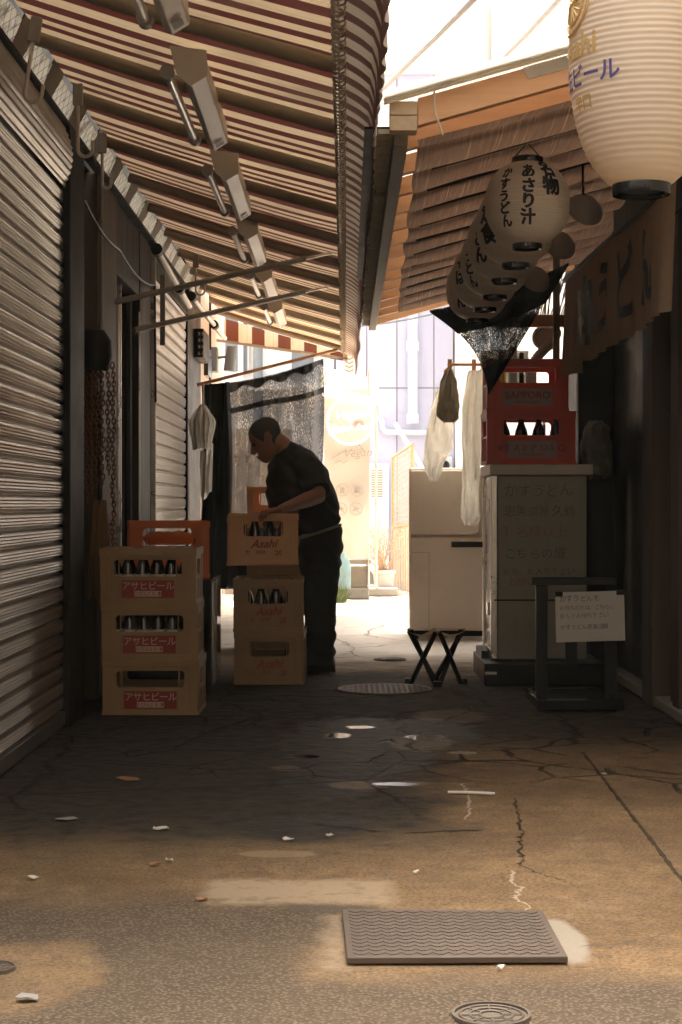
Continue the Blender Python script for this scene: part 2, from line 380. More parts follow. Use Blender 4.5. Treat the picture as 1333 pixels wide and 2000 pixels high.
# ------------------------------------------------------------------ materials
M = {}
M['galv'] = None
def galv(name, col, rough, streak):
    b = NB(name); n1 = b.noise(b.vec((1.5, 1.5, 40)), 3.0, 6.0); n2 = b.noise(b.vec((6, 30, 1.2)), 1.2, 6.0)
    n3 = b.noise(b.vec(), 1.6, 5.0)
    c = b.mix(n3, tuple(k * 0.88 for k in col), col); c = b.mix(b.mapr(b.noise(b.vec((0.4, 0.4, 5)), 2.0, 4.0), 0.5, 0.8, 0, streak), c, (0.24, 0.19, 0.14))
    return b.bsdf(c, b.mapr(n3, 0.3, 0.7, rough - 0.04, rough + 0.06), 1.0)
M['galv'] = galv('galvanised_steel', (0.43, 0.395, 0.35), 0.33, 0.2)
M['dark'] = mat('dark_painted_wood', (0.010, 0.0095, 0.008), 0.6, spec=0.2, bump=0.4, bs=40)
M['black'] = mat('black_metal', (0.009, 0.009, 0.009), 0.45, 0.0, spec=0.25, dirt=0.1, bump=0.1)
M['blackg'] = mat('black_gloss', (0.012, 0.012, 0.013), 0.12, bump=0.0)
M['brown'] = mat('brown_board', (0.095, 0.068, 0.045), 0.6, spec=0.25, st=(1, 1, 0.08), vs=9, bump=0.5)
M['darkbrown'] = mat('dark_brown_wood', (0.018, 0.013, 0.009), 0.55, spec=0.25, st=(8, 8, 0.6), vs=3, bump=0.4)
M['alu'] = mat('brushed_aluminium', (0.62, 0.58, 0.52), 0.3, 0.9, bump=0.15)
M['chrome'] = mat('polished_steel', (0.75, 0.72, 0.68), 0.15, 1.0, bump=0.0, dirt=0.1)
M['glass_dark'] = mat('dark_glass', (0.01, 0.01, 0.01), 0.06, bump=0.0, dirt=0.1, spec=0.8)
M['white_enamel'] = mat('white_enamel', (0.62, 0.55, 0.46), 0.35, dirt=0.3, bump=0.1)
M['tube'] = mat('white_glass_tube', (0.78, 0.74, 0.68), 0.12, dirt=0.05, bump=0)
M['cream'] = mat('cream_plastic', (0.33, 0.205, 0.09), 0.42, var=0.18, vs=9, transl=0.06, dirt=0.5, bump=0.1, bs=30, dcol=(0.10, 0.06, 0.03))
M['cream_lit'] = mat('backlit_cream_plastic', (0.84, 0.56, 0.26), 0.4, var=0.12, transl=0.38, tcol=(0.85, 0.40, 0.12), dirt=0.3, bump=0.1, bs=30)  # paler copy of the cream plastic with backlight in its colour
M['orange'] = mat('orange_plastic', (0.74, 0.26, 0.05), 0.38, var=0.12, transl=0.5, tcol=(0.95, 0.30, 0.05), dirt=0.25, bump=0.1, bs=30)
M['red'] = mat('red_plastic', (0.74, 0.075, 0.022), 0.36, var=0.12, transl=0.42, tcol=(0.95, 0.13, 0.03), dirt=0.22, bump=0.1, bs=30)
M['redpanel'] = mat('red_printed_panel', (0.24, 0.022, 0.016), 0.5, dirt=0.2, bump=0)
M['redink'] = mat('red_ink', (0.33, 0.04, 0.025), 0.5, dirt=0.1, bump=0)
M['creamink'] = mat('cream_ink', (0.55, 0.42, 0.30), 0.5, dirt=0.15, bump=0)
M['greyink'] = mat('grey_printed_panel', (0.34, 0.22, 0.2), 0.5, dirt=0.3, bump=0)
M['ink'] = mat('black_ink', (0.014, 0.014, 0.016), 0.6, dirt=0, bump=0)
M['bottle'] = mat('brown_bottle_glass', (0.016, 0.008, 0.004), 0.06, dirt=0.0, bump=0.0, spec=0.8)
M['cap'] = mat('bottle_cap', (0.45, 0.40, 0.32), 0.3, 0.8, dirt=0.2, bump=0)
M['wood_new'] = mat('fresh_pine', (0.62, 0.34, 0.17), 0.55, var=0.25, st=(0.6, 9, 9), vs=3.0, bump=0.4, dirt=0.12, dcol=(0.3, 0.15, 0.07))
M['wood_raf'] = mat('orange_pine', (0.50, 0.235, 0.10), 0.55, var=0.25, st=(0.6, 9, 9), vs=3.0, bump=0.3, dirt=0.12, dcol=(0.3, 0.12, 0.05))
M['wood_grey'] = mat('weathered_beam', (0.21, 0.175, 0.13), 0.7, var=0.3, st=(9, 0.6, 9), vs=3.0, bump=0.6, dirt=0.35)
M['endgrain'] = mat('end_grain', (0.50, 0.37, 0.23), 0.65, var=0.25, vs=30, bump=0.4, dirt=0.1)
M['rope'] = mat('pale_rope', (0.55, 0.46, 0.34), 0.8, vs=40, bump=0.5)
M['paper'] = mat('white_paper', (0.66, 0.60, 0.52), 0.6, var=0.08, dirt=0.12, bump=0.1)
M['panelw'] = mat('whiteboard_sheet', (0.30, 0.28, 0.22), 0.4, var=0.08, dirt=0.2, bump=0.1)
M['steel'] = mat('stainless_front', (0.78, 0.67, 0.56), 0.36, 0.0, var=0.06, vs=2.0, dirt=0.15, bump=0.15, bs=120)
M['lav'] = mat('lavender_render', (0.48, 0.50, 0.66), 0.75, var=0.08, vs=2, bump=0.4, dirt=0.15)
M['whitewall'] = mat('white_render', (0.80, 0.78, 0.75), 0.7, var=0.06, vs=2, bump=0.2, dirt=0.08)
M['pipe'] = mat('pale_blue_pipe', (0.62, 0.66, 0.72), 0.4, bump=0)
M['beige'] = mat('beige_siding', (0.58, 0.46, 0.38), 0.6, var=0.1, bump=0.2, dirt=0.1)
M['banner'] = mat('cream_banner_vinyl', (0.46, 0.42, 0.36), 0.5, var=0.05, transl=0.10, bump=0.1, dirt=0.06)
M['skin'] = mat('skin', (0.36, 0.17, 0.10), 0.5, var=0.15, vs=14, bump=0.3, bs=160, dirt=0)
M['hair'] = mat('dark_grey_hair', (0.085, 0.08, 0.072), 0.75, st=(1, 1, 0.4), vs=60, bump=1.0, bs=160, bd=0.003, dirt=0)
M['shirt'] = mat('black_cotton', (0.017, 0.017, 0.018), 0.85, vs=5, bump=0.5, bs=200, dirt=0)
M['trouser'] = mat('black_twill', (0.012, 0.012, 0.013), 0.85, vs=5, bump=0.5, bs=200, dirt=0)
M['waist'] = mat('grey_waistband', (0.20, 0.17, 0.13), 0.8, bump=0.3, dirt=0)
M['cloth_w'] = mat('white_cloth', (0.58, 0.56, 0.52), 0.85, vs=8, bump=0.4, transl=0.3, dirt=0.2)
M['cloth_g'] = mat('grey_green_cloth', (0.42, 0.38, 0.29), 0.9, vs=12, bump=0.6, bs=120, transl=0.25, dirt=0.3)
M['cloth_p'] = mat('pale_work_cloth', (0.88, 0.83, 0.77), 0.9, vs=10, bump=0.6, transl=0.6, dirt=0.15)
M['lattice'] = mat('bamboo_lattice', (0.55, 0.46, 0.35), 0.6, vs=20, bump=0.2)
M['twig'] = mat('dry_twig', (0.55, 0.38, 0.26), 0.8, vs=30, bump=0.2)
M['iron'] = mat('cast_iron', (0.12, 0.09, 0.065), 0.6, 0.2, vs=9, bump=0.5, dirt=0.35, dcol=(0.17, 0.10, 0.06))
M['platesteel'] = mat('worn_steel_plate', (0.105, 0.075, 0.055), 0.55, 0.2, vs=6, bump=0.3, dirt=0.6, dcol=(0.10, 0.065, 0.045))
M['straw'] = mat('broom_straw', (0.24, 0.12, 0.045), 0.7, st=(30, 30, 1), vs=4, bump=0.5)
M['chain'] = mat('rusty_orange_chain', (0.20, 0.085, 0.03), 0.5, vs=20, bump=0.2)
M['green'] = mat('grass_blade', (0.13, 0.17, 0.05), 0.6, bump=0)
M['teal'] = mat('teal_plastic', (0.30, 0.45, 0.46), 0.4, transl=0.3, bump=0)
M['pot'] = mat('white_pot', (0.70, 0.64, 0.58), 0.5, bump=0.1)
M['conc'] = mat('grey_concrete', (0.28, 0.25, 0.21), 0.85, bump=0.6)
M['lampgrey'] = mat('grey_blue_lamp', (0.16, 0.19, 0.22), 0.4, bump=0)
M['shadegrey'] = mat('grey_lamp_shade', (0.27, 0.25, 0.225), 0.5, bump=0.1)
M['duct'] = mat('grey_duct', (0.42, 0.36, 0.31), 0.45, 0.3, bump=0.1)
M['seat'] = mat('ochre_canvas', (0.52, 0.36, 0.13), 0.8, vs=12, bump=0.6, bs=180, transl=0.3, dirt=0.2)
M['neon'] = NB('neon_tube').bsdf((0.9, 0.88, 0.85), 0.3, emit=(1, 0.95, 0.9), estr=0.45)
M['noren'] = mat('brown_noren_cloth', (0.42, 0.28, 0.17), 0.9, vs=6, bump=0.5, bs=180, transl=0.25, dirt=0.2)
M['sheet'] = mat('corrugated_translucent_sheet', (0.72, 0.68, 0.60), 0.4, transl=0.55, bump=0.1, dirt=0.2)
M['reed'] = mat('dry_reed', (0.50, 0.42, 0.28), 0.7, vs=40, bump=0.4, transl=0.2, dirt=0.4)
def m_awning(name='striped_canvas', period=0.185, axis=1, c0=(0.70, 0.53, 0.33), c1=(0.115, 0.03, 0.024), t=0.17, duty=0.5):
    b = NB(name); ax = b.sep(b.vec())[axis]
    f = b.math('FRACT', b.math('DIVIDE', b.math('ADD', ax, 20.0), period))
    k = b.math('MULTIPLY', b.mapr(f, duty - 0.012, duty + 0.012, 0, 1), b.mapr(f, 1.0, 0.98, 0, 1))
    th = b.math('MULTIPLY', b.mapr(b.math('ABSOLUTE', b.math('SUBTRACT', f, 0.32)), 0.018, 0.01), 0.3)
    n = b.noise(b.vec((1, 1, 1)), 3.0, 6.0)
    c = b.mix(k, c0, c1); c = b.mix(th, c, (0.3, 0.15, 0.09)); c = b.mix(b.mapr(n, 0.45, 0.8, 0, 0.45), c, (0.14, 0.09, 0.06))
    return b.bsdf(c, 0.75, 0, b.noise(b.vec(), 220.0, 2.0), 0.0006, transl=t, tcol=c)
M['awning'] = m_awning()
def m_woven():
    b = NB('woven_shade_cloth'); v = b.vec(); x, y, z = b.sep(v)
    l = b.noise(b.vec((120, 0.9, 0.9)), 1.0, 4.0, 0.7); l2 = b.noise(b.vec((220, 5, 5)), 1.0, 2.0)
    g = b.math('MULTIPLY', b.math('SINE', b.math('MULTIPLY', x, 900.0)), b.math('SINE', b.math('MULTIPLY', y, 900.0)))
    c = b.mix(b.mapr(l, 0.52, 0.72, 0, 0.75), (0.22, 0.135, 0.095), (0.55, 0.38, 0.27)); c = b.mix(b.mapr(l2, 0.3, 0.6, 0.35, 0), c, (0.08, 0.04, 0.025))
    return b.bsdf(c, 0.85, 0, g, 0.001, transl=0.42, tcol=c)
M['woven'] = m_woven()
def m_net(name, col, lo, hi, sc=260.0, tr=0.2):
    b = NB(name); n = b.noise(b.vec((1, 1, 0.45)), sc, 2.0, 0.7); n2 = b.noise(b.vec((1, 1, 0.3)), 6.0, 4.0)
    a = b.mapr(b.math('ADD', n, b.math('MULTIPLY', b.math('SUBTRACT', n2, 0.5), 0.5)), lo, hi)
    return b.bsdf(col, 0.6, 0, None, alpha=b.math('SUBTRACT', 1.0, a), transl=tr, tcol=col)
M['net'] = m_net('black_mesh_sheet', (0.045, 0.052, 0.07), 0.26, 1.30, 120.0, 0.35)
M['net2'] = m_net('black_net', (0.02, 0.02, 0.018), 0.60, 0.70)
def m_paperlantern():
    b = NB('lantern_paper'); n = b.noise(b.vec((1, 1, 1)), 7.0, 5.0); c = b.mix(n, (0.70, 0.64, 0.55), (0.84, 0.78, 0.69))
    return b.bsdf(c, 0.55, 0, None, transl=0.3, tcol=(0.85, 0.76, 0.62))
M['lantern'] = m_paperlantern()
M['lantern_big'] = mat('cream_lantern_paper', (0.84, 0.74, 0.61), 0.55, var=0.06, transl=0.3, tcol=(0.78, 0.6, 0.42), dirt=0.1, bump=0)
M['purple'] = mat('purple_ink', (0.11, 0.09, 0.28), 0.6, dirt=0, bump=0)
M['gold'] = mat('gold_ink', (0.60, 0.40, 0.15), 0.6, dirt=0, bump=0)
def m_wired():
    b = NB('wired_glass'); x, y, z = b.sep(b.vec()); s_ = b.math('ADD', x, z)
    u = b.math('ABSOLUTE', b.math('SUBTRACT', b.math('FRACT', b.math('MULTIPLY', b.math('ADD', y, s_), 12.0)), 0.5)); v2 = b.math('ABSOLUTE', b.math('SUBTRACT', b.math('FRACT', b.math('MULTIPLY', b.math('SUBTRACT', y, s_), 12.0)), 0.5))
    wire = b.math('MAXIMUM', b.mapr(u, 0.04, 0.02), b.mapr(v2, 0.04, 0.02)); n = b.noise(b.vec(), 9.0, 6.0, 0.7)
    c = b.mix(wire, b.mix(b.mapr(n, 0.5, 0.68), (0.80, 0.72, 0.60), (0.22, 0.17, 0.12)), (0.05, 0.04, 0.03))
    return b.bsdf(c, 0.3, transl=0.75, tcol=c)
M['wired'] = m_wired()
# ------------------------------------------------------------------ left side: shop building, shutters
XL = -1.22
lb = thing('shop_building', 'dark shop building with door recess and brown boards between the two steel shutters', 'building', (-1.3, 9, 0))
mb = MB(); mb.box((-4, 3.5, 0), (-1.32, 14.1, 2.60)); mb.box((-4, 3.5, 2.602), (-1.26, 14.1, 6.2)); mb.obj('wall', M['dark'], lb)
mb = MB(); mb.box((-1.318, 7.672, 0), (-1.29, 8.298, 2.6)); mb.obj('recess_panel', M['black'], lb)
mb = MB(); mb.box((-1.318, 7.28, 0), (-1.185, 7.67, 2.59)); mb.obj('pillar', M['dark'], lb, bevel=0.004)
mb = MB(); mb.box((-1.318, 8.3, 0.86), (-1.215, 8.985, 2.59)); mb.box((-1.318, 8.3, 0), (-1.222, 8.985, 0.852)); mb.obj('brown_board', M['brown'], lb, bevel=0.004)
mb = MB(); mb.box((-1.318, 8.99, 0.84), (-1.205, 9.008, 2.05)); mb.obj('metal_edging', M['alu'], lb)
d = MB().box((-1.318, 9.012, 0), (-1.30, 10.08, 2.2)).obj('door', M['glass_dark'], lb)
MB().box((-1.299, 9.012, 0), (-1.27, 9.10, 2.2)).box((-1.299, 9.99, 0), (-1.27, 10.08, 2.2)).box((-1.299, 9.102, 0), (-1.272, 9.988, 0.12)).obj('frame', M['darkbrown'], d, bevel=0.003)
MB().box((-1.299, 9.50, 0.122), (-1.262, 9.53, 2.2)).obj('stile', M['alu'], d)
MB().box((-1.318, 9.012, 2.202), (-1.23, 10.08, 2.59)).obj('transom', M['darkbrown'], lb, bevel=0.003)
MB().box((-1.318, 10.082, 0), (-1.225, 10.64, 2.59)).obj('jamb', M['darkbrown'], lb, bevel=0.004)
MB().box((-1.224, 10.0, 0.6), (-1.216, 10.012, 2.1)).obj('metal_edging', M['alu'], lb)
MB().box((-1.318, 10.642, 0), (-1.195, 10.665, 2.59)).obj('metal_edging', M['alu'], lb)
MB().box((-1.318, 12.86, 0), (-1.20, 12.9, 2.59)).box((-1.318, 12.93, 0), (-1.205, 14.09, 2.9)).obj('column', M['black'], lb, bevel=0.004)
def shutter(label, y0, y1, z0, z1, p=0.066):
    root = thing('rolling_shutter', label, 'shutter', (XL, (y0 + y1) / 2, 0))
    prof = []; z = z0 + 0.06
    while z < z1 - 0.001:
        for t, dx in ((0.0, -0.012), (0.07, -0.010), (0.12, 0.002), (0.2, 0.006), (0.27, 0.0035), (0.34, 0.0075), (0.45, 0.005), (0.52, 0.009), (0.63, 0.006), (0.70, 0.009), (0.8, 0.005), (0.88, 0.006), (0.94, -0.002)):
            if z + t * p < z1: prof.append((XL + dx, z + t * p))
        z += p
    n = 10
    mb = MB(); mb.grid(n, len(prof) - 1, lambda u, v: Vector((prof[round(v * (len(prof) - 1))][0], y0 + (y1 - y0) * u, prof[round(v * (len(prof) - 1))][1])))
    mb.obj('slat_curtain', M['galv'], root, ang=50)
    MB().box((XL - 0.012, y0, z0), (XL + 0.016, y1, z0 + 0.058)).obj('bottom_bar', M['galv'], root, bevel=0.003)
    return root
s1 = shutter('large ribbed steel rolling shutter filling the near left wall', 3.7, 7.27, 0.012, 2.32)
def hood(u, v): 
    return Vector((XL + 0.012 + 0.035 * math.sin(math.pi * v) + 0.0035 * math.sin(v * 60), 3.7 + 3.57 * u, 2.325 + 0.26 * v))
mb = MB(); mb.grid(12, 40, hood); mb.obj('shutter_hood', M['galv'], s1)
s2 = shutter('narrow ribbed steel rolling shutter beyond the door recess', 10.67, 12.855, 0.012, 2.40, 0.085)
MB().box((-1.318, 10.67, 2.402), (-1.20, 12.855, 2.59)).obj('shutter_hood', M['darkbrown'], s2, bevel=0.004)
# beige siding house beyond
bh = thing('siding_house', 'pinkish beige board sided house beyond the black column', 'building', (-1.6, 15.5, 0))
mb = MB(); mb.box((-4, 14.1, 0), (-1.215, 16.6, 3.6))
mb.obj('wall', M['beige'], bh)
mb = MB()
for k in range(28): mb.box((-1.2145, 14.13 + k * 0.088, 0.02), (-1.209, 14.195 + k * 0.088, 3.58))
mb.obj('siding', M['beige'], bh)
MB().box((-1.2085, 14.98, 1.0), (-1.19, 14.995, 3.0)).obj('corner_trim', M['black'], bh)
# black switch panel and dark plate
sp = thing('switch_box', 'black switch box with white terminals on the black column', 'switch box', (-1.2, 13.9, 2.3))
MB().box((-1.204, 13.45, 2.13), (-1.13, 14.06, 2.36)).obj('case', M['black'], sp, bevel=0.006)
mb = MB()
for i in range(4):
    for j in range(2): mb.box((-1.17 + 0.028 * j, 13.444, 2.15 + 0.052 * i), (-1.155 + 0.028 * j, 13.449, 2.175 + 0.052 * i))
mb.obj('terminals', M['alu'], sp)
pl = MB().box((-1.208, 14.42, 2.06), (-1.17, 14.86, 2.30)).obj('wall_plate', M['blackg'], loc=(-1.2, 14.6, 2.06), bevel=0.004)
tag(pl, 'plain black rectangular plate on the beige siding', 'wall plate')
lp = thing('wall_lamp', 'tilted grey blue cylinder spotlight on a short arm on the siding', 'wall lamp', (-1.2, 15.4, 2.26))
MB().box((-1.2085, 15.02, 2.14), (-1.14, 15.2, 2.36)).obj('mount', M['lampgrey'], lp, bevel=0.006)
MB().tube([(-1.14, 15.1, 2.27), (-1.06, 15.1, 2.28)], 0.012).obj('arm', M['lampgrey'], lp)
MB().tube([(-1.01, 15.1, 2.37), (-1.035, 15.1, 2.15)], [0.05, 0.055], 16).obj('lamp_shade', M['lampgrey'], lp)
# wired glass strip under the awning
wg = thing('wired_glass_strip', 'row of wired glass panes between the left wall and the striped awning', 'window', (-1.2, 8, 2.6))
for k in range(16):
    y = 3.8 + 0.62 * k
    mb = MB(); mb.poly([(-1.215, y + 0.03, 2.61), (-1.162, y + 0.03, 2.705), (-1.162, y + 0.42, 2.705), (-1.215, y + 0.46, 2.61)]); q = mb.obj('pane', M['wired'], wg, ang=0)
    MB().prism([(-1.222, y + 0.46, 2.60), (-1.155, y + 0.42, 2.715), (-1.155, y + 0.65, 2.715), (-1.222, y + 0.65, 2.60)], (0, 0, 0.015)).obj('frame', M['wood_grey'], wg)
MB().box((-1.23, 3.8, 2.585), (-1.185, 14.0, 2.602)).obj('sill', M['dark'], wg)

# ------------------------------------------------------------------ striped awning
AX0, AX1, AZ0, AZ1, AY0, AY1 = -1.16, -0.03, 2.735, 2.40, 4.2, 15.8
RIBS = [4.56 + 0.9 * k for k in range(13)]
def az(x, y):
    t = (x - AX0) / (AX1 - AX0)
    sag = -0.012 * math.sin(math.pi * t) + 0.010 * math.cos(2 * math.pi * (y - 4.56) / 0.9) + 0.006 * mnoise.noise((x * 2, y * 1.4, 0))
    return AZ0 + (AZ1 - AZ0) * t + sag
aw = thing('striped_awning', 'long maroon and cream striped canvas awning roofing the left of the alley', 'awning', (-0.6, 10, 2.5))
mb = MB(); mb.grid(16, 260, lambda u, v: Vector((AX0 + (AX1 - AX0) * u, AY0 + (AY1 - AY0) * v, az(AX0 + (AX1 - AX0) * u, AY0 + (AY1 - AY0) * v))))
mb.obj('canvas', M['awning'], aw, ang=80)
def valance(u, v):
    y = AY0 - 0.1 + (AY1 - AY0 + 0.25) * v
    pts = [(-0.028, 2.405), (0.01, 2.385), (0.05, 2.362), (0.085, 2.335), (0.105, 2.29), (0.112, 2.235), (0.116, 2.17)]
    f = u * (len(pts) - 1); i = min(int(f), len(pts) - 2); t = f - i
    x = pts[i][0] + (pts[i + 1][0] - pts[i][0]) * t; z = pts[i][1] + (pts[i + 1][1] - pts[i][1]) * t
    wv = u * u
    x += wv * (0.008 * math.sin(y * 34 + 2 * mnoise.noise((y, 0, 0))) - 0.012 + 0.014 * mnoise.noise((y * 0.8, 3, 1)))
    z += wv * (0.007 * math.sin(y * 34) + 0.014 * mnoise.noise((y * 2.5, 9, 1))) - 0.006 * u * math.sin(y * 30)
    return Vector((x, y, z))
M['valance'] = m_awning('striped_valance', 0.185, 1, (0.40, 0.32, 0.24), (0.10, 0.045, 0.035), 0.12)
mb = MB(); mb.grid(14, 420, valance); mb.obj('valance', M['valance'], aw, ang=80)
mb = MB(); mb.tube([(AX1 + 0.002, AY0, AZ1 - 0.012), (AX1 + 0.002, AY1, AZ1 - 0.012)], 0.011, 10); mb.obj('front_rail', M['alu'], aw)
mb = MB(); path = []
n = 1500
for k in range(n):
    y = AY0 + (AY1 - AY0) * k / n; a = k * 0.9
    path.append((AX1 + 0.010 + 0.022 * math.cos(a), y, AZ1 - 0.012 + 0.018 * math.sin(a)))
mb.tube(path, 0.0035, 4); mb.obj('lacing', M['rope'], aw)
mb = MB(); path = []
M['ribcloth'] = mat('rib_sleeve_cloth', (0.24, 0.19, 0.135), 0.8, bump=0.4, dirt=0.3)
for y in RIBS:
    mb = MB(); mb.tube([(AX0 + 0.0, y, AZ0 - 0.022), (-0.6, y, AZ0 + (AZ1 - AZ0) * 0.495 - 0.034), (AX1, y, AZ1 - 0.022)], 0.027, 12)
    mb.obj('rib', M['ribcloth'], aw)
def arm(pa, pb, r=0.017):
    a, b = Vector(pa), Vector(pb); c = a.lerp(b, 0.86)
    q = MB().tube([a, c], r, 10).obj('support_arm', M['shadegrey'], aw)
    MB().tube([c - (b - a).normalized() * 0.02, b], 0.008, 8).obj('arm_tip', M['alu'], q)
arm(P(215, 592, 8.9), P(652, 493, 9.7)); arm(P(262, 645, 9.85), P(642, 560, 11.15))
mb = MB(); x0, x1 = -1.14, 0.02
mb.grid(20, 3, lambda u, v: Vector((x0 + (x1 - x0) * u, 15.86 + 0.012 * math.sin(u * 31), AZ0 - 0.03 + (AZ1 - AZ0) * u - v * (0.20 - 0.13 * u))))
mb.obj('end_valance', m_awning('checked_valance', 0.245, 0, (0.62, 0.53, 0.41), (0.15, 0.04, 0.02), 0.06), aw, ang=80)
MB().tube([(AX0 - 0.05, 15.86, 2.50), (0.02, 15.86, 2.325)], 0.014, 8).obj('end_rail', M['ribcloth'], aw)

# light fixtures under the awning
def fixture():
    r = thing('strip_light', 'x', 'strip light', (0, 0, 0), 'strip lights under the awning')
    mb = MB(); L = 1.06
    sec = [(-0.03, 0.085), (0.05, 0.10), (0.078, 0.025), (0.036, -0.022), (0.004, -0.008)]
    mb.prism([(x, 0, z) for x, z in sec], (0, L, 0)); mb.obj('housing', M['white_enamel'], r, bevel=0.004)
    MB().prism([(-0.07, -0.012, 0.088), (0.055, -0.012, 0.108), (0.082, -0.012, 0.024), (0.036, -0.012, -0.026), (-0.02, -0.012, 0.0)], (0, 0.008, 0)).obj('end_plate', M['white_enamel'], r)
    mb = MB(); mb.tube([(-0.055, 0.02, 0.0), (-0.055, L - 0.02, 0.0)], 0.0165, 14); mb.obj('tube', M['tube'], r)
    s1 = MB().tube([(-0.055, -0.008, 0.0), (-0.055, 0.03, 0.0)], 0.026, 14).obj('socket', M['shadegrey'], r)
    s2_ = MB().tube([(-0.055, L - 0.03, 0.0), (-0.055, L + 0.012, 0.0)], 0.026, 14).obj('socket', M['shadegrey'], r)
    Mx = Matrix(((0.055, 0, 0, 0.0), (0, 1, 0, 0), (0.055, 0, 0, 0), (0, 0, 0, 1)))
    d_ = Vector((0.05, 0, 0.055)).normalized(); nrm = Vector((0.055, 0, -0.05)).normalized()
    c = Vector((0.06, L - 0.10, -0.0075)) + nrm * 0.0015
    a = d_ * 0.018; e = Vector((0, 0.035, 0))
    mb = MB(); mb.poly([c - a - e, c + a - e, c + a + e, c - a + e]); mb.obj('sticker', M['shadegrey'], r, ang=0)
    return r
fx = fixture()
fl = ['nearest strip light at the top of the picture, cut by the frame edge', 'second strip light from the camera, with a dark sticker on its white housing',
      'third strip light from the camera under the striped awning', 'fourth strip light from the camera, above the long support arm',
      'fifth strip light, crossing just behind the nearer support arm', 'farthest small strip light beside the checked end valance']
for k, y in enumerate((4.08, 5.76, 7.45, 9.1, 10.85, 12.6)):
    dz = 2.735 - 0.313 * 0.52 - 0.155
    o = fx if k == 0 else dup(fx)
    o.location = (-0.555, y, dz); o['label'] = fl[k]; o.rotation_euler = (0, R(16), 0)
# long bare tube lights near the far shutter
def bare(label, a, b):
    r = thing('tube_light', label, 'tube light', a, 'bare tube lights by the far shutter'); a = Vector(a); b = Vector(b); d_ = (b - a)
    MB().tube([a + Vector((-0.03, 0, 0.03)), b + Vector((-0.03, 0, 0.03))], 0.018, 8).obj('holder', M['black'], r)
    MB().tube([a + d_ * 0.02, a + d_ * 0.98], 0.019, 12).obj('tube', M['tube'], r)
    for t in (0.0, 0.62): MB().tube([a + d_ * t, a + d_ * (t + 0.04)], 0.034, 12).obj('socket', M['black'], r)
bare('bare white tube light hung at the top of the far shutter', P(306, 486, 9.75), P(372, 600, 11.9))
bare('bare white tube light pointing past the beige siding', P(374, 578, 11.9), P(441, 662, 14.0))
hb = MB().box((-1.13, 10.3, 1.93), (-1.10, 10.33, 2.36)).obj('hanging_strap', M['shadegrey'], loc=(-1.12, 10.3, 1.93)); tag(hb, 'flat grey strap hanging down in front of the far shutter', 'strap')
def hook(label, x, y, zt, L, r=0.030):
    t = thing('awning_hook', label, 'hook', (x, y, zt), 'hooks along the awning edge')
    pts = [(x, y, zt), (x, y, zt - L + r)] + [(x + r - r * math.cos(R(a)), y, zt - L + r - r * math.sin(R(a))) for a in range(20, 181, 20)] + [(x + 2 * r, y, zt - L + 2.2 * r)]
    MB().tube(pts, 0.0075, 8).obj('rod', M['white_enamel'], t)
    MB().box((x - 0.02, y - 0.012, zt - 0.06), (x + 0.02, y + 0.012, zt + 0.03)).obj('clip', M['shadegrey'], t, bevel=0.004)
    return t
h1 = hook('nearest pale hook hanging over the top of the near shutter', -1.10, 6.0, 2.66, 0.27); h1.rotation_euler = (0, R(9), 0)
hook('pale hook hanging beside the dark pillar', -1.10, 6.95, 2.66, 0.27)
hook('small hook hanging over the dark recess', -1.115, 7.75, 2.63, 0.22, 0.02)
hook('thin hook hanging in front of the far shutter hood', -1.0, 11.3, 2.60, 0.24)
# straw broom and chain at the recess
br = thing('broom', 'upright straw broom leaning in the dark recess behind the crates', 'broom', (-1.2, 8.05, 0.45))
mb = MB(); rr = random.Random(5)
for k in range(90):
    a = rr.uniform(-0.06, 0.06); c = rr.uniform(-0.025, 0.025)
    mb.tube([(-1.17 + a * 0.45, 8.06 + c * 0.5, 0.98), (-1.17 + a, 8.06 + c, 0.55 + rr.uniform(-0.05, 0.05))], 0.003, 4)
mb.obj('bristles', M['straw'], br)
MB().tube([(-1.17, 8.06, 0.96), (-1.18, 8.08, 1.5)], 0.012, 8).obj('handle', M['darkbrown'], br)
ch = thing('chain_bundle', 'rusty brown chain hung in a long bundle on the dark recess wall', 'chain', (-1.22, 8.1, 1.1))
mb = MB()
for s_ in range(6):
    px = -1.235 + 0.026 * s_
    z = 1.62
    for k in range(34 if s_ < 5 else 52):
        zz = z - k * 0.022
        if zz < 0.98 + 0.03 * s_ and s_ < 5: break
        pts = []
        for a in range(0, 361, 45):
            e = Vector((0.009 * math.cos(R(a)), 0, 0.017 * math.sin(R(a))))
            if k % 2: e = Vector((0, e.x, e.z))
            pts.append(Vector((px + 0.004 * math.sin(k * 0.7 + s_), 8.06 - 0.015 * (s_ % 2), zz)) + e)
        mb.tube(pts, 0.0032, 4)
mb.obj('links', M['chain'], ch)
MB().lathe([(0.001, 1.8), (0.05, 1.79), (0.085, 1.74), (0.09, 1.66), (0.07, 1.60), (0.001, 1.6)], 20, (-1.20, 8.07, 0)).obj('hood', M['black'], ch)
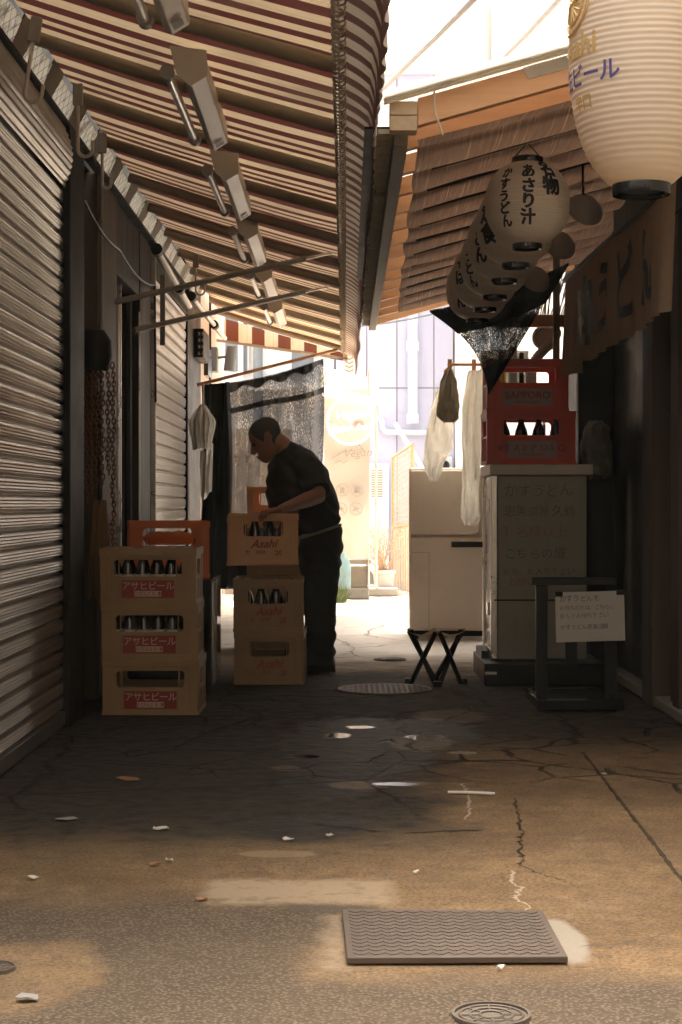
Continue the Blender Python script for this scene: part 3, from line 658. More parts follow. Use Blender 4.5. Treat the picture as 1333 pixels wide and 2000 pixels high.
# ------------------------------------------------------------------ beer crates and bottles
def crate_body(w, d, h, hole, m, name='crate_body', parent=None, shole=(0.55, 0.30), t=0.016):
    mb = MB(); cz, hw, hh = hole
    mb.hole_panel(w, h - 0.004, (0, cz, hw, hh), t, Matrix.Translation((0, 0, 0)), rad=min(hw, hh) * 0.45)
    mb.hole_panel(w, h - 0.004, (0, cz, hw, hh), t, Matrix.Translation((0, d - t, 0)), rad=min(hw, hh) * 0.45)
    for sx in (-1, 1):
        Mx = Matrix.Translation((sx * (w / 2 - t / 2) - t / 2, d / 2, 0)) @ Matrix(((0, 1, 0, 0), (1, 0, 0, 0), (0, 0, 1, 0), (0, 0, 0, 1)))
        mb.hole_panel(d - 2 * t - 0.0006, h - 0.006, (0, cz, (d / 2 - t) * shole[0], hh), t, Mx, rad=hh * 0.45)
    mb.box((-w / 2 + t + .0005, t + .0005, 0.004), (w / 2 - t - .0005, d - t - .0005, 0.016))
    p = 0.006
    for z0, z1 in ((h - 0.034, h), (0.0, 0.020)):
        mb.box((-w / 2 - p, -p, z0), (w / 2 + p, -0.0005, z1)); mb.box((-w / 2 - p, d + 0.0005, z0), (w / 2 + p, d + p, z1))
        mb.box((-w / 2 - p, 0.0, z0), (-w / 2 - 0.0005, d, z1)); mb.box((w / 2 + 0.0005, 0.0, z0), (w / 2 + p, d, z1))
    for sx in (-1, 1):
        mb.box((sx * (w / 2 - 0.02) - 0.02, -0.004, 0.0205), (sx * (w / 2 - 0.02) + 0.02, -0.0006, h - 0.0345))
        mb.box((sx * (w / 2 - 0.085) - 0.003, -0.003, 0.0205), (sx * (w / 2 - 0.085) + 0.003, -0.0006, h - 0.0345))
        x_ = sx * (w / 2 + 0.002)
        for yy_ in (0.02, d - 0.02): mb.box((x_ - 0.0015, yy_ - 0.02, 0.0205), (x_ + 0.0015, yy_ + 0.02, h - 0.0345))
    zb = cz - hh - 0.012
    mb.box((-w / 2 + 0.09, -0.0028, zb - 0.004), (w / 2 - 0.09, -0.0006, zb + 0.001)); mb.box((-w / 2 + 0.09, -0.0028, cz + hh + 0.008), (w / 2 - 0.09, -0.0006, cz + hh + 0.013))
    for k in range(3):
        for sx in (-1, 1):
            x_ = sx * (w / 2 + 0.002); yk = d * (0.3 + 0.2 * k); mb.box((x_ - 0.0014, yk - 0.006, 0.0205), (x_ + 0.0014, yk + 0.006, zb))
    return mb.obj(name, m, parent, bevel=0.0035, world=False)
def crate_small(label, loc, rz):
    r = thing('beer_crate', label, 'crate', loc, 'cream crates with red printed panels', rz); w_, d_, h_ = 0.432, 0.35, 0.255
    crate_body(w_, d_, h_, (0.163, 0.155, 0.038), M['cream'], parent=r)
    q = MB().box((-0.12, -0.0025, 0.028), (0.12, -0.0008, 0.108)).obj('printed_panel', M['redpanel'], r, world=False)
    flat_text(['アサヒビール'], 0.042, (0, -0.0034, 0.068), M['creamink'], q, bold=0.012)
    k = MB().box((-0.062, -0.0032, 0.034), (0.062, -0.0026, 0.060)).obj('badge', M['creamink'], q, world=False)
    flat_text(['小びん30本'], 0.0225, (0, -0.0040, 0.039), M['redink'], q, bold=0.01)
    return r
stk = [(-0.888, 7.70, 0.0, -0.010), (-0.893, 7.70, 0.253, 0.006), (-0.900, 7.695, 0.506, -0.004)]
sl_ = ['bottom cream crate with red panel, standing on the ground in the left stack', 'middle cream crate with red panel in the left stack of three', 'topmost cream crate with red panel in the left stack of three']
lcr = [crate_small(l, (x, y, z), rz) for (x, y, z, rz), l in zip(stk, sl_)]
def asahi_crate(label, loc, rot, w_=0.362, d_=0.44, h_=0.282, m=None, group='cream crates with red script lettering', ink=True, hole=(0.190, 0.105, 0.040)):
    r = thing('beer_crate', label, 'crate', loc, group); r.rotation_euler = rot
    crate_body(w_, d_, h_, hole, m or M['cream'], parent=r)
    if ink:
        flat_text(['Asahi'], 0.062, (0, -0.003, 0.090), M['redink'], r, xdir=(1, 0, 0.05), ydir=(0.32, 0, 1), bold=0.02)
        flat_text(['大'], 0.032, (-0.085, -0.003, 0.052), M['redink'], r, bold=0.01)
        flat_text(['BEER'], 0.024, (-0.012, -0.003, 0.058), M['redink'], r, bold=0.01)
        flat_text(['20'], 0.038, (0.080, -0.003, 0.050), M['redink'], r, bold=0.02)
    return r
mcr = [asahi_crate('bottom cream crate on the ground in front of the man', (-0.408, 9.00, 0), (0, 0, R(-1))),
       asahi_crate('second cream crate from the ground in the middle stack, full of bottles', (-0.412, 9.00, 0.280), (0, 0, R(0.6))),
       asahi_crate('cream crate being lifted off the middle stack by the man', (-0.436, 8.98, 0.640), (R(-3), R(0.5), R(5)), h_=0.272, m=M['cream_lit'])]
for k in range(4):
    asahi_crate(['lowest crate of the tall stack behind the man', 'second crate of the tall stack behind the man', 'third crate of the tall stack behind the man', 'pale orange crate topping the tall stack behind the man'][k],
                (-0.455, 11.0, 0.268 * k), (0, 0, R(3)), h_=0.27, m=M['cream_lit'] if k == 3 else M['cream'], group='crates stacked behind the man', ink=False)
oc = asahi_crate('empty orange crate on the black cabinet behind the left crate stack', (-0.895, 8.60, 0.585), (0, 0, R(9)), w_=0.40, d_=0.36, h_=0.29, m=M['orange'], group='orange crates', ink=False, hole=(0.195, 0.135, 0.058))
MB().box((0.203, 0.06, 0.05), (0.2055, 0.30, 0.13)).obj('printed_panel', M['redpanel'], oc, world=False)
gl = MB().lathe([(0.001, -0.008), (0.085, 0.0), (0.10, 0.03), (0.08, 0.05), (0.03, 0.06), (0.001, 0.058)], 20, (-0.90, 8.72, 0.76)).obj('work_cloth', M['orange'], loc=(-0.90, 8.72, 0.76))
tag(gl, 'crumpled orange cloth inside the empty orange crate', 'cloth')
for v in gl.data.vertices: v.co = v.co + Vector((0.5 * v.co.x, 0, 0.015 * mnoise.noise(v.co * 30)))
# bottles
def bottle(h, r, label, group):
    b = thing('beer_bottle', label, 'bottle', (0, 0, 0), group)
    MB().lathe([(0.001, 0), (r * 0.9, 0.0), (r, 0.01), (r, h * 0.55), (r * 0.92, h * 0.63), (r * 0.45, h * 0.80), (r * 0.38, h * 0.95), (r * 0.44, h * 0.955), (r * 0.42, h), (0.001, h)], 14).obj('glass', M['bottle'], b, world=False)
    MB().lathe([(0.001, h - 0.008), (r * 0.5, h - 0.008), (r * 0.5, h), (r * 0.42, h + 0.004), (0.001, h + 0.004)], 14).obj('cap', M['cap'], b, world=False)
    MB().lathe([(r * 1.01, h * 0.2), (r * 1.01, h * 0.5)], 14, cap=False).obj('paper_label', M['paper'], b, world=False)
    return b
def fill(proto, crate, xs, ys, z, label):
    Mx = Matrix.Translation(crate.location) @ crate.rotation_euler.to_matrix().to_4x4()
    for x in xs:
        for y in ys:
            o = dup(proto, label=label); o.location = Mx @ Vector((x, y, z)); o.rotation_euler = (crate.rotation_euler.x, crate.rotation_euler.y, random.uniform(0, 6))
bs = bottle(0.235, 0.029, 'dark brown beer bottle standing in the topmost crate of the left stack', 'bottles in the crates')
fill(bs, lcr[2], [-0.165 + 0.066 * k for k in range(6)], [0.06, 0.14], 0.016, 'dark brown beer bottle standing in the topmost crate of the left stack')
fill(bs, lcr[1], [-0.165 + 0.066 * k for k in range(6)], [0.06, 0.14], 0.016, 'dark brown beer bottle standing in the middle crate of the left stack')
bl = bottle(0.262, 0.036, 'dark brown beer bottle in the second crate of the middle stack', 'bottles in the crates')
fill(bl, mcr[1], [-0.12, -0.04, 0.04, 0.12], [0.07, 0.16], 0.016, 'dark brown beer bottle in the second crate of the middle stack')
fill(bl, mcr[2], [-0.04, 0.04, 0.12], [0.09, 0.18], 0.016, 'dark brown beer bottle in the crate the man is lifting')
fill(bl, mcr[0], [0.115], [0.10], 0.016, 'single dark bottle in the bottom crate in front of the man')
for q in (bs, bl):
    for c_ in list(q.children): bpy.data.objects.remove(c_)
    bpy.data.objects.remove(q)
# black cabinet beneath the orange crate
bc = thing('black_cabinet', 'glossy black waist high cabinet under the orange crate', 'cabinet', (-0.92, 8.8, 0))
MB().box((-1.16, 8.50, 0.02), (-0.672, 9.12, 0.582)).obj('body', M['blackg'], bc, bevel=0.006)
MB().box((-0.6715, 8.56, 0.05), (-0.662, 8.585, 0.56)).box((-0.6715, 8.70, 0.05), (-0.664, 8.712, 0.56)).box((-0.6715, 8.76, 0.05), (-0.664, 8.768, 0.50)).obj('reflection_strip', M['chrome'], bc)  # chrome strips standing in for streaks reflected in the gloss
MB().box((-1.12, 8.495, 0.08), (-0.72, 8.4985, 0.54)).obj('door', M['blackg'], bc)

# ------------------------------------------------------------------ the man lifting the crate
MY = 9.72
def pm(px, py, Y): return P(px, py, Y)
def sect(front, back, yc, hw, n=20, e=2.4):
    f = pm(*front, yc); b = pm(*back, yc); c = (f + b) / 2; a = (b - f) / 2; q = Vector((0, hw, 0)); out = []
    for k in range(n):
        t = 2 * math.pi * k / n; ct, st = math.cos(t), math.sin(t)
        out.append(c + a * (abs(ct) ** (2 / e) * (1 if ct >= 0 else -1)) + q * (abs(st) ** (2 / e) * (1 if st >= 0 else -1)))
    return out
# body: head, neck, torso, arms, hands and legs as one surface
mb = MB()
HC = pm(522, 857, MY); TILT = R(31)
def hp(x, y, z):      # head-local (x towards the face, z up) -> world, facing -X and looking down
    xr = x * math.cos(TILT) + z * math.sin(TILT); zr = -x * math.sin(TILT) + z * math.cos(TILT)
    return HC + Vector((-xr, y, zr))
HS = [(-0.118, 0.078, 0.035, 0.026), (-0.104, 0.092, 0.0, 0.045), (-0.083, 0.094, -0.03, 0.056), (-0.060, 0.091, -0.055, 0.062), (-0.035, 0.090, -0.072, 0.067),
      (-0.01, 0.086, -0.086, 0.071), (0.012, 0.086, -0.093, 0.073), (0.030, 0.094, -0.097, 0.075), (0.055, 0.090, -0.098, 0.076), (0.080, 0.075, -0.09, 0.071), (0.100, 0.050, -0.068, 0.056), (0.112, 0.022, -0.04, 0.034)]
mb.loft([[hp((f + b_) / 2 + (f - b_) / 2 * math.cos(2 * math.pi * k / 24), hw * math.sin(2 * math.pi * k / 24), z) for k in range(24)] for z, f, b_, hw in HS])
def blob(c, ax, seg=12):
    m_ = Matrix.Translation(c) @ Matrix.Rotation(0, 4, 'Y') @ Matrix.Diagonal((*ax, 1)); bmesh.ops.create_uvsphere(mb.b, u_segments=seg, v_segments=8, radius=1, matrix=m_)
mb.tube([hp(0.086, 0, 0.022), hp(0.100, 0, -0.005), hp(0.113, 0, -0.026), hp(0.098, 0, -0.036)], [0.008, 0.011, 0.017, 0.013], 10)      # nose
for s_ in (-1, 1):
    mb.tube([hp(0.098, s_ * 0.012, -0.030), hp(0.092, s_ * 0.014, -0.036)], [0.010, 0.008], 8)
    mb.tube([hp(0.088, s_ * 0.012, 0.030), hp(0.084, s_ * 0.035, 0.034), hp(0.070, s_ * 0.056, 0.028)], [0.007, 0.010, 0.006], 8)       # brow
    mb.tube([hp(-0.012, s_ * 0.072, 0.028), hp(-0.022, s_ * 0.083, 0.022), hp(-0.024, s_ * 0.085, -0.005), hp(-0.010, s_ * 0.078, -0.03), hp(-0.002, s_ * 0.074, -0.03)], [0.008, 0.011, 0.012, 0.009, 0.006], 8)  # ear
mb.tube([hp(0.090, -0.022, -0.064), hp(0.099, 0, -0.062), hp(0.090, 0.022, -0.064)], [0.005, 0.008, 0.005], 8)   # lips
mb.tube([hp(0.088, -0.020, -0.073), hp(0.097, 0, -0.074), hp(0.088, 0.020, -0.073)], [0.005, 0.008, 0.005], 8)
mb.tube([hp(0.082, 0, -0.098), hp(0.088, 0, -0.104)], [0.02, 0.014], 8)
mb.tube([hp(-0.025, 0, -0.02), hp(-0.055, 0, -0.085), pm(563, 888, MY), pm(585, 918, MY)], [0.062, 0.058, 0.062, 0.085], 16)     # neck
TOR = [((545, 885), (575, 868), 0.085), ((533, 915), (606, 882), 0.165), ((532, 950), (628, 915), 0.185), ((534, 990), (645, 968), 0.175), ((552, 1020), (654, 1005), 0.165), ((588, 1048), (660, 1026), 0.15), ((590, 1080), (660, 1060), 0.15)]
mb.loft([sect(f, b_, MY, hw) for f, b_, hw in TOR])
for s_, yo in ((-1, -0.085), (1, 0.085)):
    mb.tube([pm(628, 1075, MY + yo), pm(625, 1170, MY + yo * 1.1), pm(624, 1190, MY + yo * 1.1), pm(626, 1240, MY + yo * 1.1), pm(628, 1295, MY + yo * 1.1)], [0.075, 0.058, 0.052, 0.05, 0.036], 12)
def hand(wrist, fdir, side, curl, thumb_side):
    """palm + five separate fingers curling over the crate rim; fdir along the fingers, side across the palm, curl towards the palm face"""
    f = Vector(fdir).normalized(); s_ = Vector(side).normalized(); c = Vector(curl).normalized(); W = Vector(wrist)
    mb.loft([[W + f * d + s_ * (hw * math.cos(2 * math.pi * k / 12)) + c * (ht * math.sin(2 * math.pi * k / 12)) for k in range(12)] for d, hw, ht in ((-0.02, 0.027, 0.021), (0.02, 0.034, 0.018), (0.06, 0.041, 0.016), (0.088, 0.040, 0.013), (0.095, 0.034, 0.009))])
    for q, L in zip((-0.031, -0.0105, 0.0105, 0.031), (0.066, 0.076, 0.072, 0.056)):
        r0 = W + f * 0.085 + s_ * q
        p1 = r0 + f * (L * 0.40) + c * (L * 0.12); p2 = p1 + f * (L * 0.16) + c * (L * 0.36); p3 = p2 - f * (L * 0.06) + c * (L * 0.30)
        mb.tube([r0 - f * 0.02, r0, p1, p2, p3], [0.009, 0.0095, 0.009, 0.0082, 0.0065], 8)
    t0 = W + f * 0.03 + s_ * (thumb_side * 0.032); t1 = t0 + f * 0.025 + s_ * (thumb_side * 0.024) + c * 0.012; t2 = t1 + f * 0.028 + s_ * (thumb_side * 0.004) + c * 0.022
    mb.tube([t0 - f * 0.015, t0, t1, t2], [0.013, 0.013, 0.011, 0.008], 8)
SHn = pm(606, 922, MY - 0.19); ELn = pm(622, 968, MY - 0.30); WRn = pm(548, 996, 9.03)
mb.tube([pm(590, 915, MY - 0.10), SHn, SHn.lerp(ELn, 0.6), ELn], [0.055, 0.058, 0.05, 0.045], 12)
mb.tube([SHn.lerp(ELn, 0.85), ELn, ELn.lerp(WRn, 0.3), ELn.lerp(WRn, 0.75), WRn], [0.045, 0.046, 0.044, 0.033, 0.027], 12)
hand(WRn, pm(516, 998, 8.955) - WRn, Vector((0.45, 1, 0.0)), Vector((-0.10, -0.10, -1)), -1)
SHf = pm(602, 922, MY + 0.19); ELf = pm(612, 975, MY + 0.16); WRf = pm(560, 1004, 9.40)
mb.tube([pm(590, 915, MY + 0.10), SHf, SHf.lerp(ELf, 0.6), ELf], [0.055, 0.058, 0.05, 0.045], 12)
mb.tube([SHf.lerp(ELf, 0.85), ELf, ELf.lerp(WRf, 0.75), WRf], [0.045, 0.046, 0.033, 0.027], 12)
hand(WRf, Vector((-1, -0.1, -0.15)), Vector((0, 1, 0)), Vector((0, 0, -1)), -1)
man = mb.obj('person', M['skin'], loc=(-0.15, MY, 0))
tag(man, 'man in black t-shirt and black trousers bending over to lift a crate', 'person')
bake(man, ('REMESH', dict(mode='VOXEL', voxel_size=0.0048)), ('SMOOTH', dict(factor=0.5, iterations=4)))
# eyes
mb = MB()
for s_ in (-1, 1): mb.ball(hp(0.080, s_ * 0.031, 0.006), 0.0085, 12)
mb.obj('eyes', M['ink'], man)
# hair
mb = MB()
def hs_at(z):
    for (z0, *a_), (z1, *b_) in zip(HS, HS[1:]):
        if z0 <= z <= z1:
            t = (z - z0) / (z1 - z0); return [p_ + (q_ - p_) * t for p_, q_ in zip(a_, b_)]
    return list(HS[-1][1:])
def hair_pt(th, v):            # th 0 = forehead, 180 = nape; v from the hairline up to the crown
    c_ = math.cos(th); zl = 0.072 if c_ > 0.75 else (0.072 - (0.75 - c_) / 0.45 * 0.085 if c_ > 0.3 else (-0.013 + 0.045 * (0.3 - c_) / 0.3 if c_ > 0.0 else 0.032 - 0.105 * min(1, -c_ / 0.55)))
    zl += 0.004 * mnoise.noise((th * 6, 1, 1)); z = zl + (0.114 - zl) * v
    f, b_, hw = hs_at(min(z, 0.1119)); k_ = 0.0045 * min(1, v * 6 + 0.15) + 0.0012 * mnoise.noise((th * 12, v * 14, 2))
    return hp((f + b_) / 2 + ((f - b_) / 2 + k_) * c_, (hw + k_) * math.sin(th), z + (k_ if z > 0.09 else 0))
mb.grid(72, 30, lambda u, v: hair_pt(2 * math.pi * u, v)); hr = mb.obj('hair', M['hair'], man)
bake(hr, ('SOLIDIFY', dict(thickness=0.006, offset=-1)))
# shirt
mb = MB()
SH = [((548, 884), (570, 862), 0.085), ((533, 893), (590, 868), 0.125), ((524, 915), (612, 884), 0.195), ((521, 950), (640, 918), 0.22), ((522, 985), (657, 962), 0.215), ((534, 1012), (664, 992), 0.20), ((560, 1034), (667, 1012), 0.19), ((582, 1047), (665, 1024), 0.18)]
mb.loft([sect(f, b_, MY, hw, 28) for f, b_, hw in SH])
for s_, S_, E_ in ((-1, SHn, ELn), (1, SHf, ELf)):
    mb.tube([pm(588, 905, MY + s_ * 0.10), S_ + Vector((0, 0, 0.01)), S_.lerp(E_, 0.5), S_.lerp(E_, 0.86)], [0.085, 0.082, 0.078, 0.080], 18)
sh = mb.obj('shirt', M['shirt'], man)
bake(sh, ('REMESH', dict(mode='VOXEL', voxel_size=0.009)), ('SMOOTH', dict(factor=0.5, iterations=6)))
for v in sh.data.vertices:
    p_ = v.co; v.co = p_ + v.normal * (0.012 * mnoise.noise((p_.x * 11, p_.y * 9, p_.z * 7)) + 0.006 * mnoise.noise((p_.x * 28 + p_.z * 18, p_.y * 14, p_.z * 9)) + 0.005 * math.sin(p_.z * 55 + 25 * p_.x + 6 * mnoise.noise(p_ * 5)))
mb = MB(); mb.loft([sect(f, b_, MY, hw, 28) for f, b_, hw in (((586, 1048), (667.5, 1022), 0.178), ((586, 1054), (668.5, 1027), 0.178))]); mb.obj('waistband', M['waist'], man)
mb = MB()
mb.loft([sect(f, b_, MY, hw, 28) for f, b_, hw in (((584, 1050), (667, 1026), 0.172), ((582, 1075), (669, 1048), 0.18), ((585, 1105), (668, 1080), 0.175), ((590, 1130), (664, 1112), 0.16))])
for yo in (-0.085, 0.085):
    mb.loft([sect((a_, y_), (b_, y_), MY + yo, hw, 20) for a_, b_, y_, hw in ((588, 667, 1085, 0.09), (589, 665, 1110, 0.095), (592, 661, 1150, 0.09), (594, 657, 1190, 0.085), (595, 655, 1235, 0.08), (594, 655, 1275, 0.078), (596, 652, 1288, 0.075), (593, 656, 1296, 0.08), (596, 654, 1300, 0.078))])
tr = mb.obj('trousers', M['trouser'], man)
bake(tr, ('REMESH', dict(mode='VOXEL', voxel_size=0.010)), ('SMOOTH', dict(factor=0.5, iterations=4)))
for v in tr.data.vertices:
    p_ = v.co; v.co = p_ + v.normal * (0.010 * mnoise.noise((p_.x * 9, p_.y * 9, p_.z * 6)) + 0.006 * mnoise.noise((p_.x * 20 + p_.z * 14, p_.y * 12, p_.z * 12)) + (0.005 * math.sin(p_.z * 60 + 20 * p_.x) if p_.z < 0.25 or p_.z > 0.6 else 0))
for yo in (-0.09, 0.09):
    b0 = pm(640, 1303, MY + yo); b0.z = 0
    mb = MB()
    mb.loft([[Vector((b0.x - x_, b0.y + hw * math.cos(2 * math.pi * k / 16), 0.003 + zt / 2 + zt / 2 * math.sin(2 * math.pi * k / 16))) for k in range(16)] for x_, hw, zt in ((-0.045, 0.02, 0.05), (-0.035, 0.034, 0.075), (0.0, 0.038, 0.095), (0.06, 0.04, 0.095), (0.13, 0.047, 0.065), (0.19, 0.042, 0.05), (0.225, 0.022, 0.035))])
    mb.obj('shoe', M['black'], man)

# ------------------------------------------------------------------ mesh sheet, clothes on the left
ms = thing('mesh_sheet', 'torn black mesh sheet hung from a slanting pole behind the man', 'sheet', (-0.6, 13.0, 1.5))
def msheet(u, v):
    xt = 395 + (632 - 395) * u; yt = 752 - (752 - 700) * u
    xb = 392 + (612 - 392) * u; yb = 1150
    px = xt + (xb - xt) * v; py = yt + (yb - yt) * v + 10 * math.sin(math.pi * u) * (1 - v)
    px += 14 * math.sin(v * 3.0) * u * (1 - v)
    return P(px, py, 13.1 + 0.06 * math.sin(u * 19 + 2 * v) + 0.03 * math.sin(u * 47) + 0.05 * mnoise.noise((u * 6, v * 3, 0)))
mb = MB(); mb.grid(70, 50, msheet); mb.obj('netting', M['net'], ms, ang=80)
def mhem(u, v): 
    p = msheet(u, 0); return p + Vector((0, -0.02 - 0.012 * math.sin(u * 60), -0.01 - v * (0.05 + 0.02 * math.sin(u * 31)) + 0.0))
mb = MB(); mb.grid(70, 3, mhem)
mb.grid(24, 4, lambda u, v: msheet(u, 0.12) + Vector((0, -0.02, -0.012 * math.sin(u * 9) - v * 0.045)))
mb.obj('hem', M['net2'], ms, ang=80)
mb = MB()
def fold(u, v): return msheet(0.0 + 0.24 * u, v) + Vector((0.02 * math.sin(u * 12 + v * 4), -0.03 - 0.03 * math.sin(u * 22), 0))
mb.grid(20, 30, fold); mb.grid(30, 8, lambda u, v: msheet(u, 0.66 + 0.34 * v) + Vector((0, -0.035 - 0.02 * math.sin(u * 30), 0)))
mb.obj('bunched_fold', M['black'], ms, ang=80)
po = MB().tube([P(385, 752, 13.05), P(660, 683, 13.05)], 0.013, 8).obj('pole', M['wood_new'], loc=P(385, 752, 13.05)); tag(po, 'slanting pale pole carrying the black mesh sheet', 'pole')
ap = thing('white_apron', 'white cloth hung on a peg beside the black mesh sheet', 'apron', P(400, 790, 12.6))
def apron(u, v):
    px = 372 + 46 * u + 8 * math.sin(v * 5) * (u - 0.5); py = 788 + (875 - 788) * v + 10 * abs(u - 0.5)
    wd = 0.35 + 0.65 * min(1, v * 3.0); px = 397 + (px - 397) * wd
    return P(px, py, 12.6 + 0.03 * math.sin(u * 18) + 0.02 * math.sin(v * 7 + u * 4))
mb = MB(); mb.grid(24, 20, apron); mb.obj('cloth', M['cloth_w'], ap, ang=80)
mb = MB(); mb.grid(10, 20, lambda u, v: P(391 + 26 * u - 4 * v * (u - 0.3), 874 + (968 - 874) * v + 8 * math.sin(u * 5), 12.66 + 0.03 * math.sin(u * 9 + v * 2))); mb.obj('ties', M['cloth_w'], ap, ang=80)
MB().tube([P(398, 748, 12.6), P(398, 792, 12.6)], 0.006, 6).obj('strap', M['cloth_w'], ap)
# ------------------------------------------------------------------ right side: canopy
KX0, KZ0, KS, KY0, KY1 = 0.215, 2.28, 0.28, 5.73, 11.95
def kz(x): return KZ0 + KS * (x - KX0)
kc = thing('shop_canopy', 'wooden shop canopy with pine fascia, reed edge and brown woven lining', 'canopy', (0.9, 9, 2.4))
mb = MB()
def beam(p0, p1, hw, z0, z1):    # a board along p0-p1 (x,z), thickness in y
    pass
mb.prism([(0.245, KY0, kz(0.245) - 0.045), (1.62, KY0, kz(1.62) - 0.045), (1.62, KY0, kz(1.62) + 0.05), (0.245, KY0, kz(0.245) + 0.05)], (0, 0.045, 0))
mb.obj('fascia_beam', M['wood_new'], kc, bevel=0.003)
mb = MB(); mb.box((0.150, KY0 - 0.012, KZ0 - 0.056), (0.2435, KY0 + 0.06, KZ0 - 0.004)); mb.box((0.150, KY0 - 0.012, KZ0 - 0.002), (0.2435, KY0 + 0.06, KZ0 + 0.045))
mb.obj('end_block', M['endgrain'], kc, bevel=0.003)
mb = MB(); mb.box((0.165, KY0 + 0.062, KZ0 - 0.09), (0.215, KY1, KZ0 + 0.025)); mb.obj('edge_beam', M['wood_grey'], kc, bevel=0.004)
RAF = [6.05 + 0.45 * k for k in range(13)]
for y in RAF:
    mb = MB(); mb.prism([(0.217, y, kz(0.217) - 0.05), (1.62, y, kz(1.62) - 0.05), (1.62, y, kz(1.62) + 0.02), (0.217, y, kz(0.217) + 0.02)], (0, 0.05, 0)); mb.obj('rafter', M['wood_raf'], kc)
def rsheet(u, v):
    x = 0.12 + 1.55 * u; y = KY0 - 0.10 + (KY1 + 0.1 - KY0 + 0.1) * v
    return Vector((x, y, kz(x) + 0.075 + 0.010 * math.sin(2 * math.pi * y / 0.076)))
mb = MB(); mb.grid(4, 660, rsheet); mb.obj('roof_sheet', M['sheet'], kc, ang=80)
mb = MB()
for k in range(3): mb.prism([(0.13, KY0 - 0.02 - 0.018 * k, kz(0.13) + 0.055 + 0.006 * k), (1.64, KY0 - 0.02 - 0.018 * k, kz(1.64) + 0.055 + 0.006 * k), (1.64, KY0 - 0.02 - 0.018 * k, kz(1.64) + 0.085), (0.13, KY0 - 0.02 - 0.018 * k, kz(0.13) + 0.085)], (0, 0.012, 0))
mb.obj('roof_edge', M['sheet'], kc)
mb = MB()
mb.prism([(0.62, KY0 - 0.004, kz(0.62) + 0.008), (1.62, KY0 - 0.004, kz(1.62) + 0.008), (1.62, KY0 - 0.004, kz(1.62) + 0.052), (0.60, KY0 - 0.004, kz(0.60) + 0.052)], (0, 0.003, 0))
mb.obj('edge_strip', M['sheet'], kc)
rr = random.Random(11); mb = MB(); y = KY0 + 0.02
while y < KY1 - 0.05:
    j = 0.035 * abs(mnoise.noise((y * 1.7, 0, 0))) + rr.uniform(0, 0.022); 
    mb.box((0.098 + 0.012 * (y - KY0) / 6 + j, y, KZ0 - 0.06 + rr.uniform(-0.006, 0.006)), (0.163, y + 0.007, KZ0 - 0.045 + rr.uniform(-0.004, 0.004)))
    y += rr.choice((0.010, 0.012, 0.012, 0.016, 0.028))
mb.obj('reed_fringe', M['reed'], kc)['kind'] = 'stuff'
MB().box((0.065, KY0 + 0.02, KZ0 - 0.043), (0.163, 9.6, KZ0 - 0.035)).box((0.10, 9.601, KZ0 - 0.043), (0.163, 11.2, KZ0 - 0.035)).obj('sun_stop_strip', M['dark'], kc)  # dark strip behind the fringe, shaped to keep sun out of the slot
def lining(u, v):
    x0 = 0.248 + 0.10 * v + 0.006 * math.sin(v * 40) + 0.012 * mnoise.noise((0, v * 14, 0))
    x = x0 + (1.60 - x0) * u; y = 5.80 + (11.35 - 5.80) * v
    k = (y - 6.05 + 0.03) / 0.45; w_ = abs(math.sin(math.pi * k))
    z = kz(x) - 0.062 - (0.030 + 0.012 * mnoise.noise((round(k - 0.5), 1, 0))) * w_ ** 0.7 * (0.75 + 0.4 * u) + 0.012 * mnoise.noise((x * 3, y * 2, 0))
    return Vector((x, y, z))
mb = MB(); mb.grid(30, 220, lining); mb.obj('woven_lining', M['woven'], kc, ang=80)
for k in range(12):
    y = 6.47 + 0.45 * k
    if y < 11.3: MB().tube([(0.33 + 0.05 * k / 12, y - 0.004, kz(0.33 + 0.05 * k / 12) - 0.066), (1.6, y - 0.004, kz(1.6) - 0.066)], 0.008, 8).obj('batten', M['darkbrown'], kc)
MB().prism([(0.217, KY1, kz(0.217) - 0.05), (1.62, KY1, kz(1.62) - 0.05), (1.62, KY1, kz(1.62) + 0.05), (0.217, KY1, kz(0.217) + 0.05)], (0, 0.04, 0)).obj('rear_beam', M['wood_new'], kc)
MB().tube([(0.30, KY0 - 0.03, kz(0.3) + 0.05), (0.305, KY0 - 0.018, KZ0 + 0.0), (0.315, KY0 - 0.022, KZ0 - 0.03), (0.33, KY0 - 0.012, KZ0 - 0.07)], 0.004, 6).obj('cord', M['rope'], kc)
# right building
rb = thing('noodle_shop', 'dark shop front on the right with sliding door frames', 'building', (1.6, 9, 0))
MB().box((1.62, 4.6, 0), (4, 12.4, 2.9)).box((1.64, 6.4, 2.902), (4, 12.4, 4.6)).obj('wall', M['dark'], rb)
MB().tube([(1.638, 4.8, 2.95), (0.80, 4.8, 2.95)], 0.02, 8).obj('lantern_bracket', M['black'], rb)
MB().box((1.56, 3.2, 0), (1.615, 5.9, 3.6)).obj('bounce_wall', mat('bounce_plaster', (0.62, 0.52, 0.40), 0.8, dirt=0.3), rb)  # unseen cream wall added to bounce light onto the lanterns
MB().box((1.46, 5.95, 2.25), (1.618, 9.2, 2.56)).obj('lintel', M['darkbrown'], rb, bevel=0.004)
for y0, y1, x in ((7.98, 8.26, 1.45), (7.46, 7.60, 1.47), (7.70, 7.80, 1.50)):
    MB().box((x, y0, 0), (x + 0.10, y1, 2.25)).obj('door_post', M['brown'], rb, bevel=0.006)
dd = MB().box((1.555, 6.0, 0.06), (1.565, 7.98, 2.2)).obj('sliding_door', M['glass_dark'], rb)
MB().box((1.54, 7.2, 0.95), (1.5545, 7.45, 1.03)).box((1.54, 7.62, 0.95), (1.5545, 7.69, 1.03)).box((1.54, 6.0, 0.95), (1.5545, 7.15, 1.03)).obj('rail', M['darkbrown'], dd)
